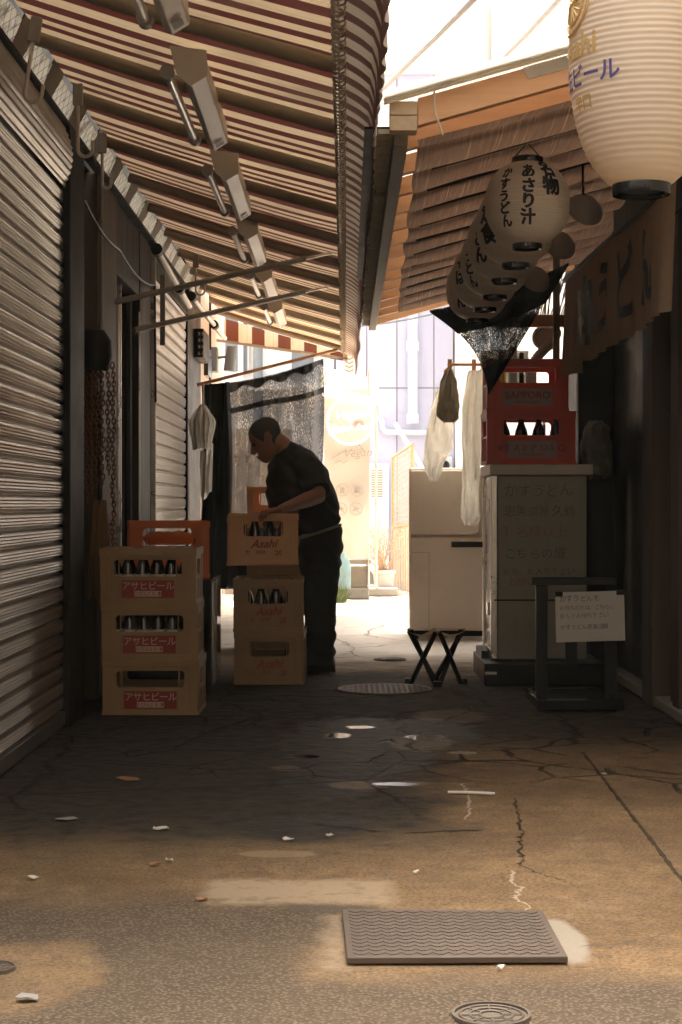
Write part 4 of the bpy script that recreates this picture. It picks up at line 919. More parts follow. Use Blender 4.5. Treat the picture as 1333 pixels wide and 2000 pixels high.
MB().box((1.48, 7.28, 0), (1.53, 7.36, 2.25)).obj('door_post', M['darkbrown'], rb)
MB().box((1.46, 5.95, 0.0), (1.615, 9.6, 0.055)).obj('threshold', M['conc'], rb, bevel=0.01)
MB().box((1.53, 8.30, 0.0), (1.618, 9.62, 2.24)).obj('dark_panel', M['black'], rb)
MB().box((1.33, 9.64, 0.0), (1.618, 9.72, 2.3)).obj('partition', M['dark'], rb)
notice = MB().box((1.515, 7.37, 0.55), (1.53, 7.455, 0.82)).obj('notice', M['panelw'], loc=(1.52, 7.4, 0.55)); tag(notice, 'small pale notice stuck low on the right door', 'notice')
# noren
no = thing('noren_curtain', 'brown shop curtain with black brush lettering hanging above the right doorway', 'curtain', (1.2, 7.6, 2.1))
def noren(u, v):
    y = 6.1 + 3.05 * u; 
    zt = 2.13 + 0.05 * u; zb = 1.66 + 0.02 * math.sin(u * 8) + 0.03 * u - (0.06 if u > 0.83 else 0) 
    slit = 0.02 * math.sin(u * 75) * v
    return Vector((1.20 - 0.02 * math.sin(u * 13 + 1) * (0.3 + v) + slit * 0.6, y, zt + (zb - zt) * v))
mb = MB(); mb.grid(120, 10, noren); mb.obj('cloth', M['noren'], no, ang=80)
MB().tube([(1.20, 6.0, 2.135), (1.20, 9.25, 2.185)], 0.014, 8).obj('rod', M['darkbrown'], no)
def on_noren(x, y): 
    u = (9.15 - x - 6.1) / 3.05; v = (2.15 - y) / 0.49
    p = noren(max(0, min(1, u)), max(0, min(1, v))); return p + Vector((-0.006, 0, 0)) - no.location
V, Fc = layout(['か', 'す', 'う', 'ど', 'ん'][::1], 0.1); V, Fc = [], []
for ch, cx, sx in (('串', 0.62, 0.62), ('う', 1.40, 0.40), ('ど', 1.85, 0.42), ('ん', 2.35, 0.42)):
    vs, fs, wd = glyph(ch, 0.03); b0 = len(V)
    for x, y in vs: V.append((cx + (x - 0.45) * sx, 1.76 + (y + 0.05) * 0.36))
    for f in fs: Fc.append(tuple(b0 + i for i in f))
letter_obj(V, Fc, on_noren, M['ink'], no, maxlen=0.08)

# ------------------------------------------------------------------ lanterns
def lantern(label, loc, rad, hgt, ring_r, cols, size, rz=0.0, group=None, ribs=30, span=None, top=True, paper='lantern'):
    L = thing('paper_lantern', label, 'lantern', loc, group); L.rotation_euler.z = rz
    e = 2.3
    def rr_(z):                       # z from 0 (bottom ring) to hgt
        t = max(-1, min(1, 2 * z / hgt - 1)); t0 = (1 - (ring_r / rad) ** e) ** (1 / e)
        return rad * (1 - abs(t * t0) ** e) ** (1 / e)
    prof = []; nz = ribs * 4
    for k in range(nz + 1):
        z = hgt * k / nz; prof.append((rr_(z) * (1 - 0.018 * (0.5 + 0.5 * math.cos(2 * math.pi * k / 4))), z))
    mb = MB(); mb.lathe(prof, 56, cap=False); mb.obj('paper_body', M[paper], L, world=False, ang=60)
    rh = ring_r * 0.34
    MB().lathe([(ring_r * 0.8, -rh + 0.004), (ring_r * 0.98, -rh), (ring_r, -rh + 0.003), (ring_r, 0.004), (ring_r * 0.97, 0.008), (ring_r * 0.8, 0.006), (ring_r * 0.8, -rh + 0.004)], 40, cap=False).obj('bottom_ring', M['blackg'], L, world=False)
    MB().lathe([(0.001, -rh * 0.5), (ring_r * 0.82, -rh * 0.5), (ring_r * 0.82, -rh * 0.4), (0.001, -rh * 0.4)], 24).obj('base_board', M['black'], L, world=False)
    if top:
        MB().lathe([(ring_r * 1.02, hgt - 0.006), (ring_r * 1.05, hgt), (ring_r * 1.05, hgt + rh), (ring_r * 0.98, hgt + rh + 0.003), (ring_r * 0.8, hgt + rh), (ring_r * 0.8, hgt - 0.004), (ring_r * 1.02, hgt - 0.006)], 40, cap=False).obj('top_ring', M['blackg'], L, world=False)
        MB().tube([(-ring_r * 0.9, 0, hgt + rh), (0, 0, hgt + rh + 0.06), (ring_r * 0.9, 0, hgt + rh)], 0.003, 6).tube([(0, 0, hgt + rh + 0.06), (0, 0, hgt + rh + 0.20)], 0.003, 6).obj('wire', M['black'], L, world=False)
    for i, col in enumerate(cols):
        if len(col) == 4: txt, a0, zt, sz = col; vert = True; ink = M['ink']
        else: txt, a0, zt, sz, ink = col; vert = False
        V, Fc = layout([txt], sz, vertical=vert, bold=0.02 if vert else 0.02, jit=0.06 if vert else 0.0, rnd=random.Random(i + 5), center=True)
        dx = -0.45 * sz if vert else 0
        if vert:
            n0 = len(V); V0, F0 = list(V), list(Fc)
            for q, (ux, uy) in enumerate(((0.035, 0.0), (-0.03, 0.012), (0.0, -0.03))):
                V += [(x + ux * sz, y + uy * sz) for x, y in V0]; Fc += [tuple(n0 * (q + 1) + i_ for i_ in f) for f in F0]
        def fn(x, y, a0=a0, zt=zt, dx=dx):
            z = zt + y; r = rr_(z) + 0.0022; a = R(a0) + (x + dx) / rad
            return Vector((r * math.sin(a), -r * math.cos(a), z))
        letter_obj(V, Fc, fn, ink, L, maxlen=0.014)
    return L
LG = 'row of small paper lanterns under the canopy'
H = 0.312
lans = [((0.700, 6.50), 'nearest small white paper lantern, with three columns of black brush writing', (('名物', 33, 0.245, 0.074), ('あさり汁', 0, 0.235, 0.060), ('かすうどん', -33, 0.240, 0.048))),
        ((0.703, 6.98), 'second small lantern in the row, half hidden behind the nearest one', (('定食', -46, 0.160, 0.085), ('名物', 20, 0.27, 0.08))),
        ((0.697, 7.42), 'third small lantern in the row, showing black writing at its left edge', (('とん', -42, 0.135, 0.072), ('名物', 20, 0.27, 0.08))),
        ((0.702, 7.95), 'fourth small lantern in the row, mostly hidden', (('うどん', -47, 0.150, 0.060), ('名物', 20, 0.27, 0.08))),
        ((0.694, 8.40), 'fifth small lantern in the row, next to last', (('そば', -48, 0.185, 0.075), ('名物', 20, 0.27, 0.08))),
        ((0.690, 8.85), 'last and lowest looking small lantern in the row before the black net', (('うどん', -34, 0.185, 0.068), ('名物', 20, 0.27, 0.08)))]
for k, ((x, y), lab, cols) in enumerate(lans):
    lantern(lab, (x, y, 1.960 - 0.006 * k), 0.163, H, 0.058, cols, 0.06, rz=R(-6), group=LG)
BL = lantern('big cream paper lantern with purple lettering hanging at the upper right', P(1253, 362, 4.8), 0.205, 0.75, 0.083,
        (('生ビール', -62, 0.265, 0.066, M['purple']), ('Asahi', -74, 0.345, 0.09, M['gold']), ('辛口', -66, 0.20, 0.045, M['gold'])), 0.06, ribs=44, paper='lantern_big')
mb = MB(); 
def blr(z): 
    t = max(-1, min(1, 2 * z / 0.75 - 1)); e = 2.3; t0 = (1 - (0.083 / 0.205) ** e) ** (1 / e); return 0.205 * (1 - abs(t * t0) ** e) ** (1 / e)
def blp(a, z): r = blr(z) + 0.003; return Vector((r * math.sin(a), -r * math.cos(a), z))
for rad_, wd in ((0.085, 0.004), (0.060, 0.003)):
    pts = [blp(R(-80) + rad_ * math.cos(R(t)) / 0.205, 0.50 + rad_ * math.sin(R(t))) for t in range(0, 361, 10)]
    mb.tube(pts, wd, 4)
for t in range(0, 360, 20):
    mb.tube([blp(R(-80) + q * math.cos(R(t + (14 if q > 0.03 else 0))) / 0.205, 0.50 + q * math.sin(R(t + (14 if q > 0.03 else 0)))) for q in (0.012, 0.035, 0.056)], 0.003, 4)
mb.obj('emblem', M['gold'], BL, world=False)
MB().tube([(0, 0, 0.84), (0, 0, 2.94 - BL.location.z)], 0.004, 6).obj('cord', M['black'], BL, world=False)
# round grey lamp shades behind the lanterns
for k, (px, py, Y, lab) in enumerate(((1142, 412, 7.25, 'round grey lamp shade between the nearest lantern and the big lantern'), (1092, 480, 7.95, 'round grey lamp shade low behind the nearest lantern'), (1045, 546, 8.7, 'round grey lamp shade behind the lower lanterns'))):
    c = P(px, py, Y); t = thing('hanging_lamp', lab, 'lamp', c, 'grey lamp shades under the canopy')
    q = MB().lathe([(0.001, 0.055), (0.02, 0.055), (0.05, 0.045), (0.075, 0.02), (0.082, 0.0), (0.078, 0.0), (0.07, 0.018), (0.04, 0.035), (0.001, 0.04)], 28).obj('shade', M['shadegrey'], t, world=False); q.rotation_euler = (R(58), 0, R(20))
    q2 = MB().ball((0, 0, 0.0), 0.03, 14).obj('bulb', M['tube'], t, world=False); q2.rotation_euler = (R(58), 0, R(20))
    MB().tube([(0, 0.03, 0.04), (0, 0.05, 0.14), (0, 0.05, kz(c.x) - 0.06 - c.z)], 0.006, 6).obj('cord', M['black'], t, world=False)

# ------------------------------------------------------------------ black net below the canopy
nt_ = thing('black_net', 'black shade net hanging as a pointed triangle below the last lantern', 'net', (0.8, 9.0, 2.0))
def netf(u, v):
    # top edge from the left rafter to the noren, tip at the bottom
    tx = 838 + (1112 - 838) * u; ty = 606 - (606 - 512) * u ** 1.2 + 18 * math.sin(math.pi * u)
    lx = 838 + (955 - 838) * v + 26 * math.sin(math.pi * v); ly = 606 + (772 - 606) * v - 8 * math.sin(math.pi * v)
    rx = 1112 + (955 - 1112) * v; ry = 512 + (772 - 512) * v
    ex = lx + (rx - lx) * u; ey = ly + (ry - ly) * u
    b_ = (1 - v) ** 2; px = ex; py = ey + 14 * math.sin(math.pi * u) * b_
    Y = 9.0 + 0.25 * (1 - v) * (0.5 - u) * 0.6 + 0.05 * math.sin(u * 12 + v * 5) * (1 - v) + 0.03 * mnoise.noise((u * 5, v * 5, 3))
    return P(px, py, Y)
mb = MB(); mb.grid(50, 40, netf); mb.obj('mesh_cloth', M['net2'], nt_, ang=80)
mb = MB(); mb.grid(30, 8, lambda u, v: netf(u, 0.30 * v) + Vector((0, -0.02 - 0.02 * math.sin(u * 14), -0.01))); mb.grid(10, 10, lambda u, v: netf(u, 0.72 + 0.28 * v) + Vector((0, -0.012, 0))); mb.obj('folded_part', M['black'], nt_, ang=80)

# ------------------------------------------------------------------ white cabinet with red crates
wc = thing('white_cabinet', 'tall white cabinet with hand written sheet, carrying the red crates', 'cabinet', (1.03, 9.1, 0))
MB().box((0.82, 9.10, 0.125), (1.30, 9.66, 1.115)).obj('body', M['panelw'], wc, bevel=0.005)
MB().box((0.775, 9.06, 1.117), (1.33, 9.68, 1.175)).obj('top', M['white_enamel'], wc, bevel=0.006)
MB().box((0.785, 9.10, 0.125), (0.8185, 9.14, 1.115)).box((0.785, 9.62, 0.125), (0.8185, 9.66, 1.115)).box((0.79, 9.142, 0.125), (0.8185, 9.618, 0.17)).obj('corner_frame', M['alu'], wc, bevel=0.003)
MB().box((0.795, 9.145, 0.172), (0.8185, 9.615, 1.112)).obj('side_panel', M['blackg'], wc)
bsx = thing('black_plinth', 'low black block step under the white cabinet', 'step', (1.0, 9.2, 0))
MB().box((0.735, 8.93, 0.0), (1.38, 9.70, 0.118)).obj('block', M['black'], bsx, bevel=0.006)
MB().box((0.738, 8.927, 0.06), (0.80, 8.9295, 0.075)).obj('pale_strip', M['paper'], bsx)
MB().box((0.742, 9.22, 0.119), (0.782, 9.60, 0.16)).obj('pipe_base', M['black'], bsx)
sg = thing('handwritten_sheet', 'large pale sheet of hand written black and red lines on the white cabinet', 'sign', (1.05, 9.098, 0.7))
s_ = MB().box((0.835, 9.0945, 0.50), (1.285, 9.0985, 1.10)).obj('sheet', M['panelw'], sg)
def hand_line(txt, px, py, size, ink, k):
    V, Fc = layout([txt], size, jit=0.16, bold=-0.012, pitch=1.06, rnd=random.Random(k), center=False)
    o = P(px, py, 9.0935) - sg.location; letter_obj(V, Fc, lambda x, y: o + Vector((x, 0, y)), ink, sg)
M['redfaint'] = mat('faded_red_ink', (0.26, 0.10, 0.07), 0.6, dirt=0, bump=0)
M['greyfaint'] = mat('thin_black_ink', (0.06, 0.055, 0.05), 0.6, dirt=0, bump=0)
for k, (t, px, py, s1_, ink) in enumerate((('かすうどん', 985, 968, 0.073, 'greyfaint'), ('恵美須屋久鶴', 983, 1006, 0.064, 'greyfaint'), ('3名様以上', 982, 1048, 0.070, 'redfaint'), ('こちらの扉', 985, 1090, 0.066, 'greyfaint'), ('から、お入り下さい', 982, 1122, 0.043, 'greyfaint'), ('お願い中', 992, 1144, 0.05, 'redfaint'))):
    hand_line(t, px, py, s1_, M[ink], k)
def red_crate(label, x, y, z, rz, star, w_=0.455, h_=0.285, d_=0.36):
    r = thing('beer_crate', label, 'crate', (x, y, z), 'red crates on the white cabinet', R(rz))
    crate_body(w_, d_, h_, (0.198, 0.150, 0.042), M['red'], parent=r)
    q = MB().box((-0.135, -0.003, 0.035), (0.135, -0.0008, 0.125)).obj('printed_panel', M['greyink'], r, world=False)
    flat_text([('★' if star else '') + 'SAPPORO'], 0.056 if not star else 0.05, (0, -0.0045, 0.07), M['redink'], q, bold=0.02)
    flat_text(['SAPPORO BEER'], 0.02, (0, -0.0045, 0.045), M['redink'], q, bold=0.01)
    return r
c1 = red_crate('lower red crate full of bottles on the white cabinet', 1.0, 9.08, 1.176, 0.5, True, w_=0.47)
c2 = red_crate('upper red crate on top of the bottle filled red crate', 0.985, 9.13, 1.461, -1.0, False, w_=0.435)
b3 = bottle(0.262, 0.036, 'dark bottle standing in the lower red crate', 'bottles in the red crate')
fill(b3, c1, [-0.14, -0.045, 0.05, 0.145], [0.09], 0.016, 'dark bottle standing in the lower red crate')
for c_ in list(b3.children): bpy.data.objects.remove(c_)
bpy.data.objects.remove(b3)

# ------------------------------------------------------------------ black sign stand
ss = thing('sign_stand', 'black floor sign stand holding a tilted hand written paper', 'sign stand', (1.09, 8.0, 0))
mb = MB(); X0, X1 = 0.885, 1.285
mb.box((X0, 7.78, 0.012), (X1, 7.81, 0.06)); mb.box((X0, 8.27, 0.012), (X1, 8.30, 0.06)); mb.box((X0, 7.812, 0.012), (X0 + 0.03, 8.268, 0.06)); mb.box((X1 - 0.03, 7.812, 0.012), (X1, 8.268, 0.06)); mb.box((X0 + 0.032, 7.812, 0.012), (X1 - 0.032, 8.268, 0.022))
mb.obj('base_tray', M['blackg'], ss, bevel=0.003)
for x in (X0 + 0.02, X1 - 0.05): MB().box((x, 8.02, 0.023), (x + 0.055, 8.05, 0.575)).obj('post', M['black'], ss, bevel=0.003)
MB().box((X0 + 0.0, 8.018, 0.577), (X1, 8.052, 0.612)).obj('top_bar', M['black'], ss, bevel=0.003)
MB().box((X0 + 0.16, 8.022, 0.20), (X0 + 0.215, 8.046, 0.33)).obj('strut', M['black'], ss)
pp = thing('handwritten_notice', 'cream paper notice with small hand writing taped askew on the black stand', 'notice', P(1153, 1204, 7.995)); pp.rotation_euler = (0, R(-1.6), 0)
MB().box((-0.163, -0.003, -0.118), (0.163, 0.003, 0.118)).obj('sheet', M['paper'], pp, world=False)
for k, (t, s_, z_) in enumerate((('かすうどんを', 0.034, 0.075), ('お待ちの方は、こちらに', 0.025, 0.034), ('並んでお待ち下さい', 0.027, -0.004), ('かすうどん恵美須屋', 0.027, -0.058))):
    V, Fc = layout([t], s_, jit=0.14, bold=-0.005, rnd=random.Random(k + 40), center=False)
    letter_obj(V, Fc, lambda x, y, z_=z_: Vector((-0.145 + x, -0.0042, z_ + y)), M['redfaint'] if k in (1, 2) else M['greyfaint'], pp)
for sx in (-1, 1): MB().box((sx * 0.145 - 0.018, -0.0045, 0.098), (sx * 0.145 + 0.018, -0.0035, 0.121)).obj('tape', M['darkbrown'], pp, world=False)

# ------------------------------------------------------------------ folding stool
fs_ = thing('folding_stool', 'small black folding stool with sagging ochre seat standing by the drain cover', 'stool', (0.49, 9.0, 0))
C0 = P(855, 1340, 8.88); cx, cy = C0.x, 9.03; TZ = 0.285; h_ = 0.145
FT = {'L': (cx - h_, cy, 0), 'F': (cx, cy - h_, 0), 'R': (cx + h_, cy, 0), 'B': (cx, cy + h_, 0)}
TP = {k: (v[0] + (0 if k in 'FB' else 0.0), v[1], TZ) for k, v in FT.items()}
def legbar(a, b):
    A = Vector(a) + Vector((0, 0, 0.008)); B_ = Vector(b); MB().tube([A, B_], 0.0135, 6).obj('leg', M['black'], fs_)
for i, j in (('L', 'F'), ('F', 'L'), ('F', 'R'), ('R', 'F')):
    a = Vector(FT[i]); b = Vector(TP[j]); off = Vector((0, 0.012 if i == 'F' else -0.012, 0)); dx = (b - a).normalized()
    legbar(a + off + Vector((0.012 if a.x < b.x else -0.012, 0, 0)), b + off - Vector((0.012 if a.x < b.x else -0.012, 0, 0)))
for i, j in (('B', 'L'), ('B', 'R')): legbar(Vector(FT[i]), Vector(TP[j]) + Vector((0, 0.01, 0)))
for k in 'LFRB':
    p_ = Vector(FT[k]); MB().box((p_.x - 0.022, p_.y - 0.018, 0), (p_.x + 0.022, p_.y + 0.018, 0.03)).obj('foot', M['black'], fs_, bevel=0.004)
    p_ = Vector(TP[k])
    if k != 'B': MB().lathe([(0.001, 0.012), (0.010, 0.010), (0.014, 0.004), (0.012, 0), (0.001, 0)], 12, (p_.x, p_.y, TZ + 0.004)).obj('rivet', M['cap'], fs_)
def seat(u, v):
    a, b = u * 2 - 1, v * 2 - 1
    x = (a + b) / 2 * h_ * 1.12; y = (b - a) / 2 * h_ * 1.12
    t = min(1, abs(a)) * min(1, abs(b)); z = TZ + 0.004 - 0.032 * (1 - t ** 1.5) + 0.004 * math.sin(a * 9) * (1 - abs(b))
    return Vector((cx + x, cy + y, z))
mb = MB(); mb.grid(20, 20, seat); mb.obj('seat', M['seat'], fs_, ang=80)
# ------------------------------------------------------------------ steel refrigerator and clothes in the light
fr = thing('steel_refrigerator', 'beige stainless refrigerator standing in the sun past the canopy', 'refrigerator', (0.8, 12.2, 0), rz=R(-2.0))
def fb(a, b): return MB().box((a[0] - 0.8, a[1] - 12.2, a[2]), (b[0] - 0.8, b[1] - 12.2, b[2]))
fb((0.46, 12.03, 0.06), (1.13, 12.62, 1.22)).obj('body', M['steel'], fr, bevel=0.012, world=False)
mb = MB(); pts = []
x0, x1, z0, z1, r_ = 0.47 - 0.8, 0.965 - 0.8, 0.745, 1.20, 0.07
pts = [(x0, -0.20, z1), (x0, -0.20, z0)] + [(x1 - r_ + r_ * math.sin(R(a)), -0.20, z0 + r_ - r_ * math.cos(R(a))) for a in range(0, 91, 15)] + [(x1, -0.20, z1)]
mb.prism(pts, (0, 0.025, 0)); mb.obj('upper_door', M['steel'], fr, bevel=0.006, world=False)
d = fb((0.47, 12.005, 0.075), (1.12, 12.028, 0.725)).obj('lower_door', M['steel'], fr, bevel=0.006, world=False)
fb((0.76, 11.998, 0.655), (1.0, 12.004, 0.695)).obj('handle_recess', M['black'], d, world=False)
fb((0.755, 11.992, 0.697), (1.005, 12.004, 0.706)).obj('handle', M['steel'], d, world=False)
mb = MB(); mb.box((0.60 - 0.8, 12.0035 - 12.2, 0.08), (0.603 - 0.8, 12.0049 - 12.2, 0.62)); mb.box((0.48 - 0.8, 12.0035 - 12.2, 0.617), (0.60 - 0.8, 12.0049 - 12.2, 0.62)); mb.obj('panel_seam', M['shadegrey'], d, world=False)
for x, y in ((0.50, 12.08), (1.08, 12.08), (0.50, 12.55), (1.08, 12.55)): MB().lathe([(0.03, 0), (0.03, 0.02), (0.018, 0.03), (0.018, 0.062)], 12, (x - 0.8, y - 12.2, 0)).obj('foot', M['black'], fr, world=False)
fb((0.475, 12.05, 0.02), (1.11, 12.07, 0.058)).obj('kick_plate', M['black'], fr, world=False)
ro = thing('drying_rod', 'brown rod with clips hung at the canopy end, carrying gloves and cloths', 'drying rod', P(900, 712, 11.75))
MB().tube([P(868, 726, 11.75), P(885, 712, 11.75), P(960, 712, 11.75)], 0.011, 8).obj('rod', M['wood_raf'], ro)
MB().tube([P(948, 712, 11.75), Vector((P(948, 712, 11.75).x, 11.8, kz(0.97) - 0.03))], 0.004, 6).tube([P(886, 712, 11.75), Vector((P(886, 712, 11.75).x, 11.8, kz(0.75) - 0.03))], 0.004, 6).obj('cord', M['rope'], ro)
for px in (879, 926): MB().box(P(px - 4, 732, 11.74), P(px + 4, 702, 11.76)).obj('peg', M['wood_new'], ro, bevel=0.002)
def cloth(name, label, outline, Y, m, cat, thick=0.02, fold=0.02, nf=3.0):
    # outline: rows of (py, px_left, px_right); a closed soft bag with front and back
    t = thing(name, label, cat, P((outline[0][1] + outline[0][2]) / 2, outline[0][0], Y))
    def row(v):
        f = v * (len(outline) - 1); i = min(int(f), len(outline) - 2); q = f - i; a, b = outline[i], outline[i + 1]
        return [a[k] + (b[k] - a[k]) * q for k in range(3)]
    rings = []
    for j in range(41):
        v = j / 40; py, l, r = row(v); cxp = (l + r) / 2; hwp = (r - l) / 2; ring = []
        for k in range(24):
            a = 2 * math.pi * k / 24; p = P(cxp + hwp * math.cos(a) * (1 + 0.04 * mnoise.noise((math.cos(a) * 2, v * 6, 1))), py, Y)
            p.y += math.sin(a) * (thick * (0.4 + 0.6 * math.sin(math.pi * min(1, v * 1.4 + 0.1)))) + fold * math.sin(nf * math.cos(a) * 2 + v * 5) * 0.5 + fold * mnoise.noise((math.cos(a) * 1.5, v * 4, Y))
            p.x += 0.010 * mnoise.noise((math.cos(a) * 2.5, v * 9, Y + 3)); p.y += 0.014 * math.sin(math.cos(a) * 9 + 3 * math.sin(v * 6)); ring.append(p)
        rings.append(ring)
    MB().loft(rings).obj('fabric', m, t, ang=70); return t
cloth('work_glove', 'grey green padded glove pegged on the drying rod', [(722, 870, 886), (745, 860, 893), (775, 857, 897), (800, 853, 899), (815, 855, 898), (825, 866, 890)], 11.72, M['cloth_g'], 'glove', 0.035)
cloth('hanging_towel', 'pale towel drooping behind the glove to the refrigerator top', [(760, 852, 872), (800, 842, 882), (840, 834, 886), (880, 828, 884), (910, 828, 866), (940, 840, 855)], 11.80, M['cloth_p'], 'towel', 0.02)
cloth('hanging_sleeve', 'long pale sleeve shaped cloth hanging down the refrigerator front', [(724, 914, 942), (760, 908, 945), (800, 902, 943), (880, 903, 940), (940, 904, 937), (990, 902, 938), (1010, 900, 939), (1026, 908, 932)], 11.72, M['cloth_p'], 'cloth', 0.03)
cloth('hanging_apron', 'wide pale apron hanging behind the long sleeve cloth', [(722, 934, 962), (760, 930, 965), (820, 928, 968), (880, 930, 962), (905, 936, 958)], 11.86, M['cloth_p'], 'apron', 0.02)

# ------------------------------------------------------------------ things seen deep on the right
wb = thing('timber_frame', 'orange timber frame with reed screen behind the black net', 'frame', (1.25, 10.6, 2.1))
MB().box((0.9, 10.6, 2.075), (1.62, 10.66, 2.15)).obj('crossbeam', M['wood_raf'], wb, bevel=0.003)
mb = MB(); rr = random.Random(4)
for k in range(60): 
    x = 0.95 + 0.011 * k; mb.tube([(x, 10.72, 2.16), (x + rr.uniform(0.0, 0.12), 10.78, 2.45)], 0.004, 4)
mb.obj('reed_screen', M['reed'], wb)
MB().box((1.30, 10.55, 1.3), (1.34, 10.595, 2.5)).obj('post', M['wood_grey'], wb, bevel=0.003)
du = thing('exhaust_duct', 'grey flexible exhaust duct curving above the red crates', 'duct', (1.28, 10.9, 1.8))
mb = MB(); pts = [P(1040, 712, 10.9), P(1052, 695, 10.9), P(1066, 680, 10.9), P(1082, 668, 10.9), P(1088, 650, 10.9), P(1078, 636, 10.9)]
sm = [pts[0].lerp(pts[1], 0)]
for a, b in zip(pts, pts[1:]): sm += [a.lerp(b, k / 6) for k in range(1, 7)]
mb.tube(sm, [0.030 + 0.003 * (k % 2) for k in range(len(sm))], 12); mb.obj('hose', M['duct'], du)
fn_ = thing('exhaust_fan', 'round dark exhaust fan cover beside the flexible duct', 'fan', P(1064, 660, 11.0))
MB().lathe([(0.075, 0), (0.08, 0.02), (0.075, 0.05), (0.06, 0.055), (0.05, 0.03), (0.001, 0.03)], 24).obj('housing', M['duct'], fn_, world=False)
fn_.rotation_euler = (R(90), 0, R(-15))
sh_ = thing('wall_shelf', 'pale shelf board with small boxes behind the red crates', 'shelf', (1.2, 12.0, 1.6))
MB().box((0.96, 11.98, 1.80), (1.30, 12.02, 2.05)).obj('back_board', M['whitewall'], sh_)
MB().box((0.99, 11.95, 1.62), (1.025, 11.975, 2.0)).obj('upright', M['wood_grey'], sh_)
yb = MB().box((1.035, 11.4, 1.78), (1.085, 11.46, 2.0)).obj('yellow_box', mat('yellow_card', (0.7, 0.45, 0.06), 0.6), loc=(1.06, 11.43, 1.78), bevel=0.004); tag(yb, 'upright yellow box seen between the net and the upper red crate', 'box')
for k, (a, b, mm) in enumerate((((1.10, 11.35, 1.66), (1.155, 11.4, 2.02), 'whitewall'), ((1.17, 11.35, 1.6), (1.20, 11.4, 1.98), 'black'), ((1.215, 11.35, 1.55), (1.285, 11.4, 1.93), 'paper'))):
    q = MB().box(a, b).obj('storage_box', M[mm], loc=a, bevel=0.005); tag(q, ['tall white box standing second from the yellow box', 'narrow black box between two pale boxes', 'cream box standing nearest the flexible duct'][k], 'box', 'boxes behind the red crates')
st_ = thing('storage_rack', 'open steel rack holding the boxes behind the red crates', 'rack', (1.2, 11.4, 0))
MB().box((1.0, 11.30, 1.53), (1.34, 11.5, 1.548)).box((1.0, 11.30, 0.9), (1.34, 11.5, 0.918)).obj('shelf', M['wood_grey'], st_)
for x in (1.0, 1.32): MB().box((x, 11.3, 0), (x + 0.02, 11.32, 1.529)).obj('post', M['alu'], st_)
wp = thing('window_post', 'grey metal window post with a bright edge right of the red crates', 'post', (1.4, 9.9, 1.6))
MB().box((1.375, 9.8, 0.6), (1.44, 9.83, 2.0)).obj('post', M['shadegrey'], wp); MB().box((1.441, 9.79, 0.6), (1.452, 9.83, 2.0)).obj('edge', M['chrome'], wp)
pb = cloth('plastic_bag', 'grey plastic bag hanging on the dark wall right of the red crates', [(822, 1150, 1178), (835, 1142, 1190), (870, 1136, 1196), (920, 1138, 1196), (936, 1146, 1190)], 9.3, mat('dull_plastic_bag', (0.16, 0.145, 0.11), 0.45, dirt=0.3), 'bag', 0.06)

# ------------------------------------------------------------------ the far street: wall, pipes, sign, shed, plants
lv = thing('lavender_building', 'tall lavender grey rendered building closing the far end', 'building', (1.0, 21, 0))
MB().box((-0.12, 21.0, 0), (1.35, 26, 6.3)).obj('wall', M['lav'], lv)
mb = MB()
for x in (0.265, 0.64, 1.10): mb.box((x - 0.006, 20.994, 0.1), (x + 0.006, 20.9995, 6.29))
for z in (2.40, 4.4): mb.box((-0.119, 20.993, z), (1.349, 20.9995, z + 0.012))
mb.obj('panel_joint', mat('joint_gap_grey', (0.20, 0.19, 0.23), 0.8), lv)  # dark grey strips along the panel joints
MB().box((-0.16, 20.94, 6.302), (1.39, 26, 6.42)).obj('parapet', M['whitewall'], lv)
wl = thing('white_building', 'bright white building right of the lavender wall with a window', 'building', (2.0, 20.5, 0))
MB().box((1.36, 20.4, 0), (5, 26, 9)).obj('wall', M['whitewall'], wl)
f_ = MB().box((1.50, 20.36, 2.75), (1.95, 20.399, 3.35)).obj('window', M['whitewall'], wl, bevel=0.004)
MB().box((1.56, 20.355, 2.80), (1.72, 20.359, 3.30)).box((1.74, 20.355, 2.80), (1.90, 20.359, 3.30)).obj('pane', mat('pale_window_glass', (0.35, 0.38, 0.42), 0.1, bump=0), f_)
for x in (1.80, 2.25, 2.6): MB().cyl((x, 20.34, 3.5), (x, 20.34, 9), 0.05, 10).obj('downpipe', M['pipe'], wl)
MB().box((1.62, 20.1, 5.9), (2.7, 20.395, 6.0)).box((1.62, 20.1, 6.0), (1.66, 20.395, 7.0)).obj('balcony', M['whitewall'], wl)
wl2 = thing('pale_building', 'pale building with shuttered windows above the mesh sheet', 'building', (-1.8, 22, 0))
MB().box((-5, 21.4, 0), (-0.14, 27, 8)).obj('wall', M['whitewall'], wl2)
for k in range(3):
    x = -1.55 + 0.42 * k; f_ = MB().box((x, 21.36, 2.6), (x + 0.34, 21.399, 3.4)).obj('window', M['pipe'], wl2, bevel=0.004); MB().box((x + 0.03, 21.352, 2.64), (x + 0.31, 21.3595, 3.36)).obj('pane', M['lampgrey'] if k != 1 else M['whitewall'], f_)
MB().box((-1.7, 20.9, 2.38), (-0.3, 21.399, 2.46)).obj('ledge', M['whitewall'], wl2)
MB().cyl((-1.10, 21.28, 0), (-1.10, 21.28, 6), 0.06, 12).obj('downpipe', M['lampgrey'], wl2)
MB().cyl((-1.32, 21.3, 2.2), (-1.32, 21.3, 6), 0.035, 10).obj('cable_pipe', M['whitewall'], wl2)
dp = thing('drain_pipe', 'thick pale blue drain pipe running down the lavender wall', 'pipe', (0.85, 20.93, 2))
MB().tube([(0.834, 20.92, 6.2), (0.834, 20.92, 2.02)], 0.062, 14).obj('pipe', M['pipe'], dp)
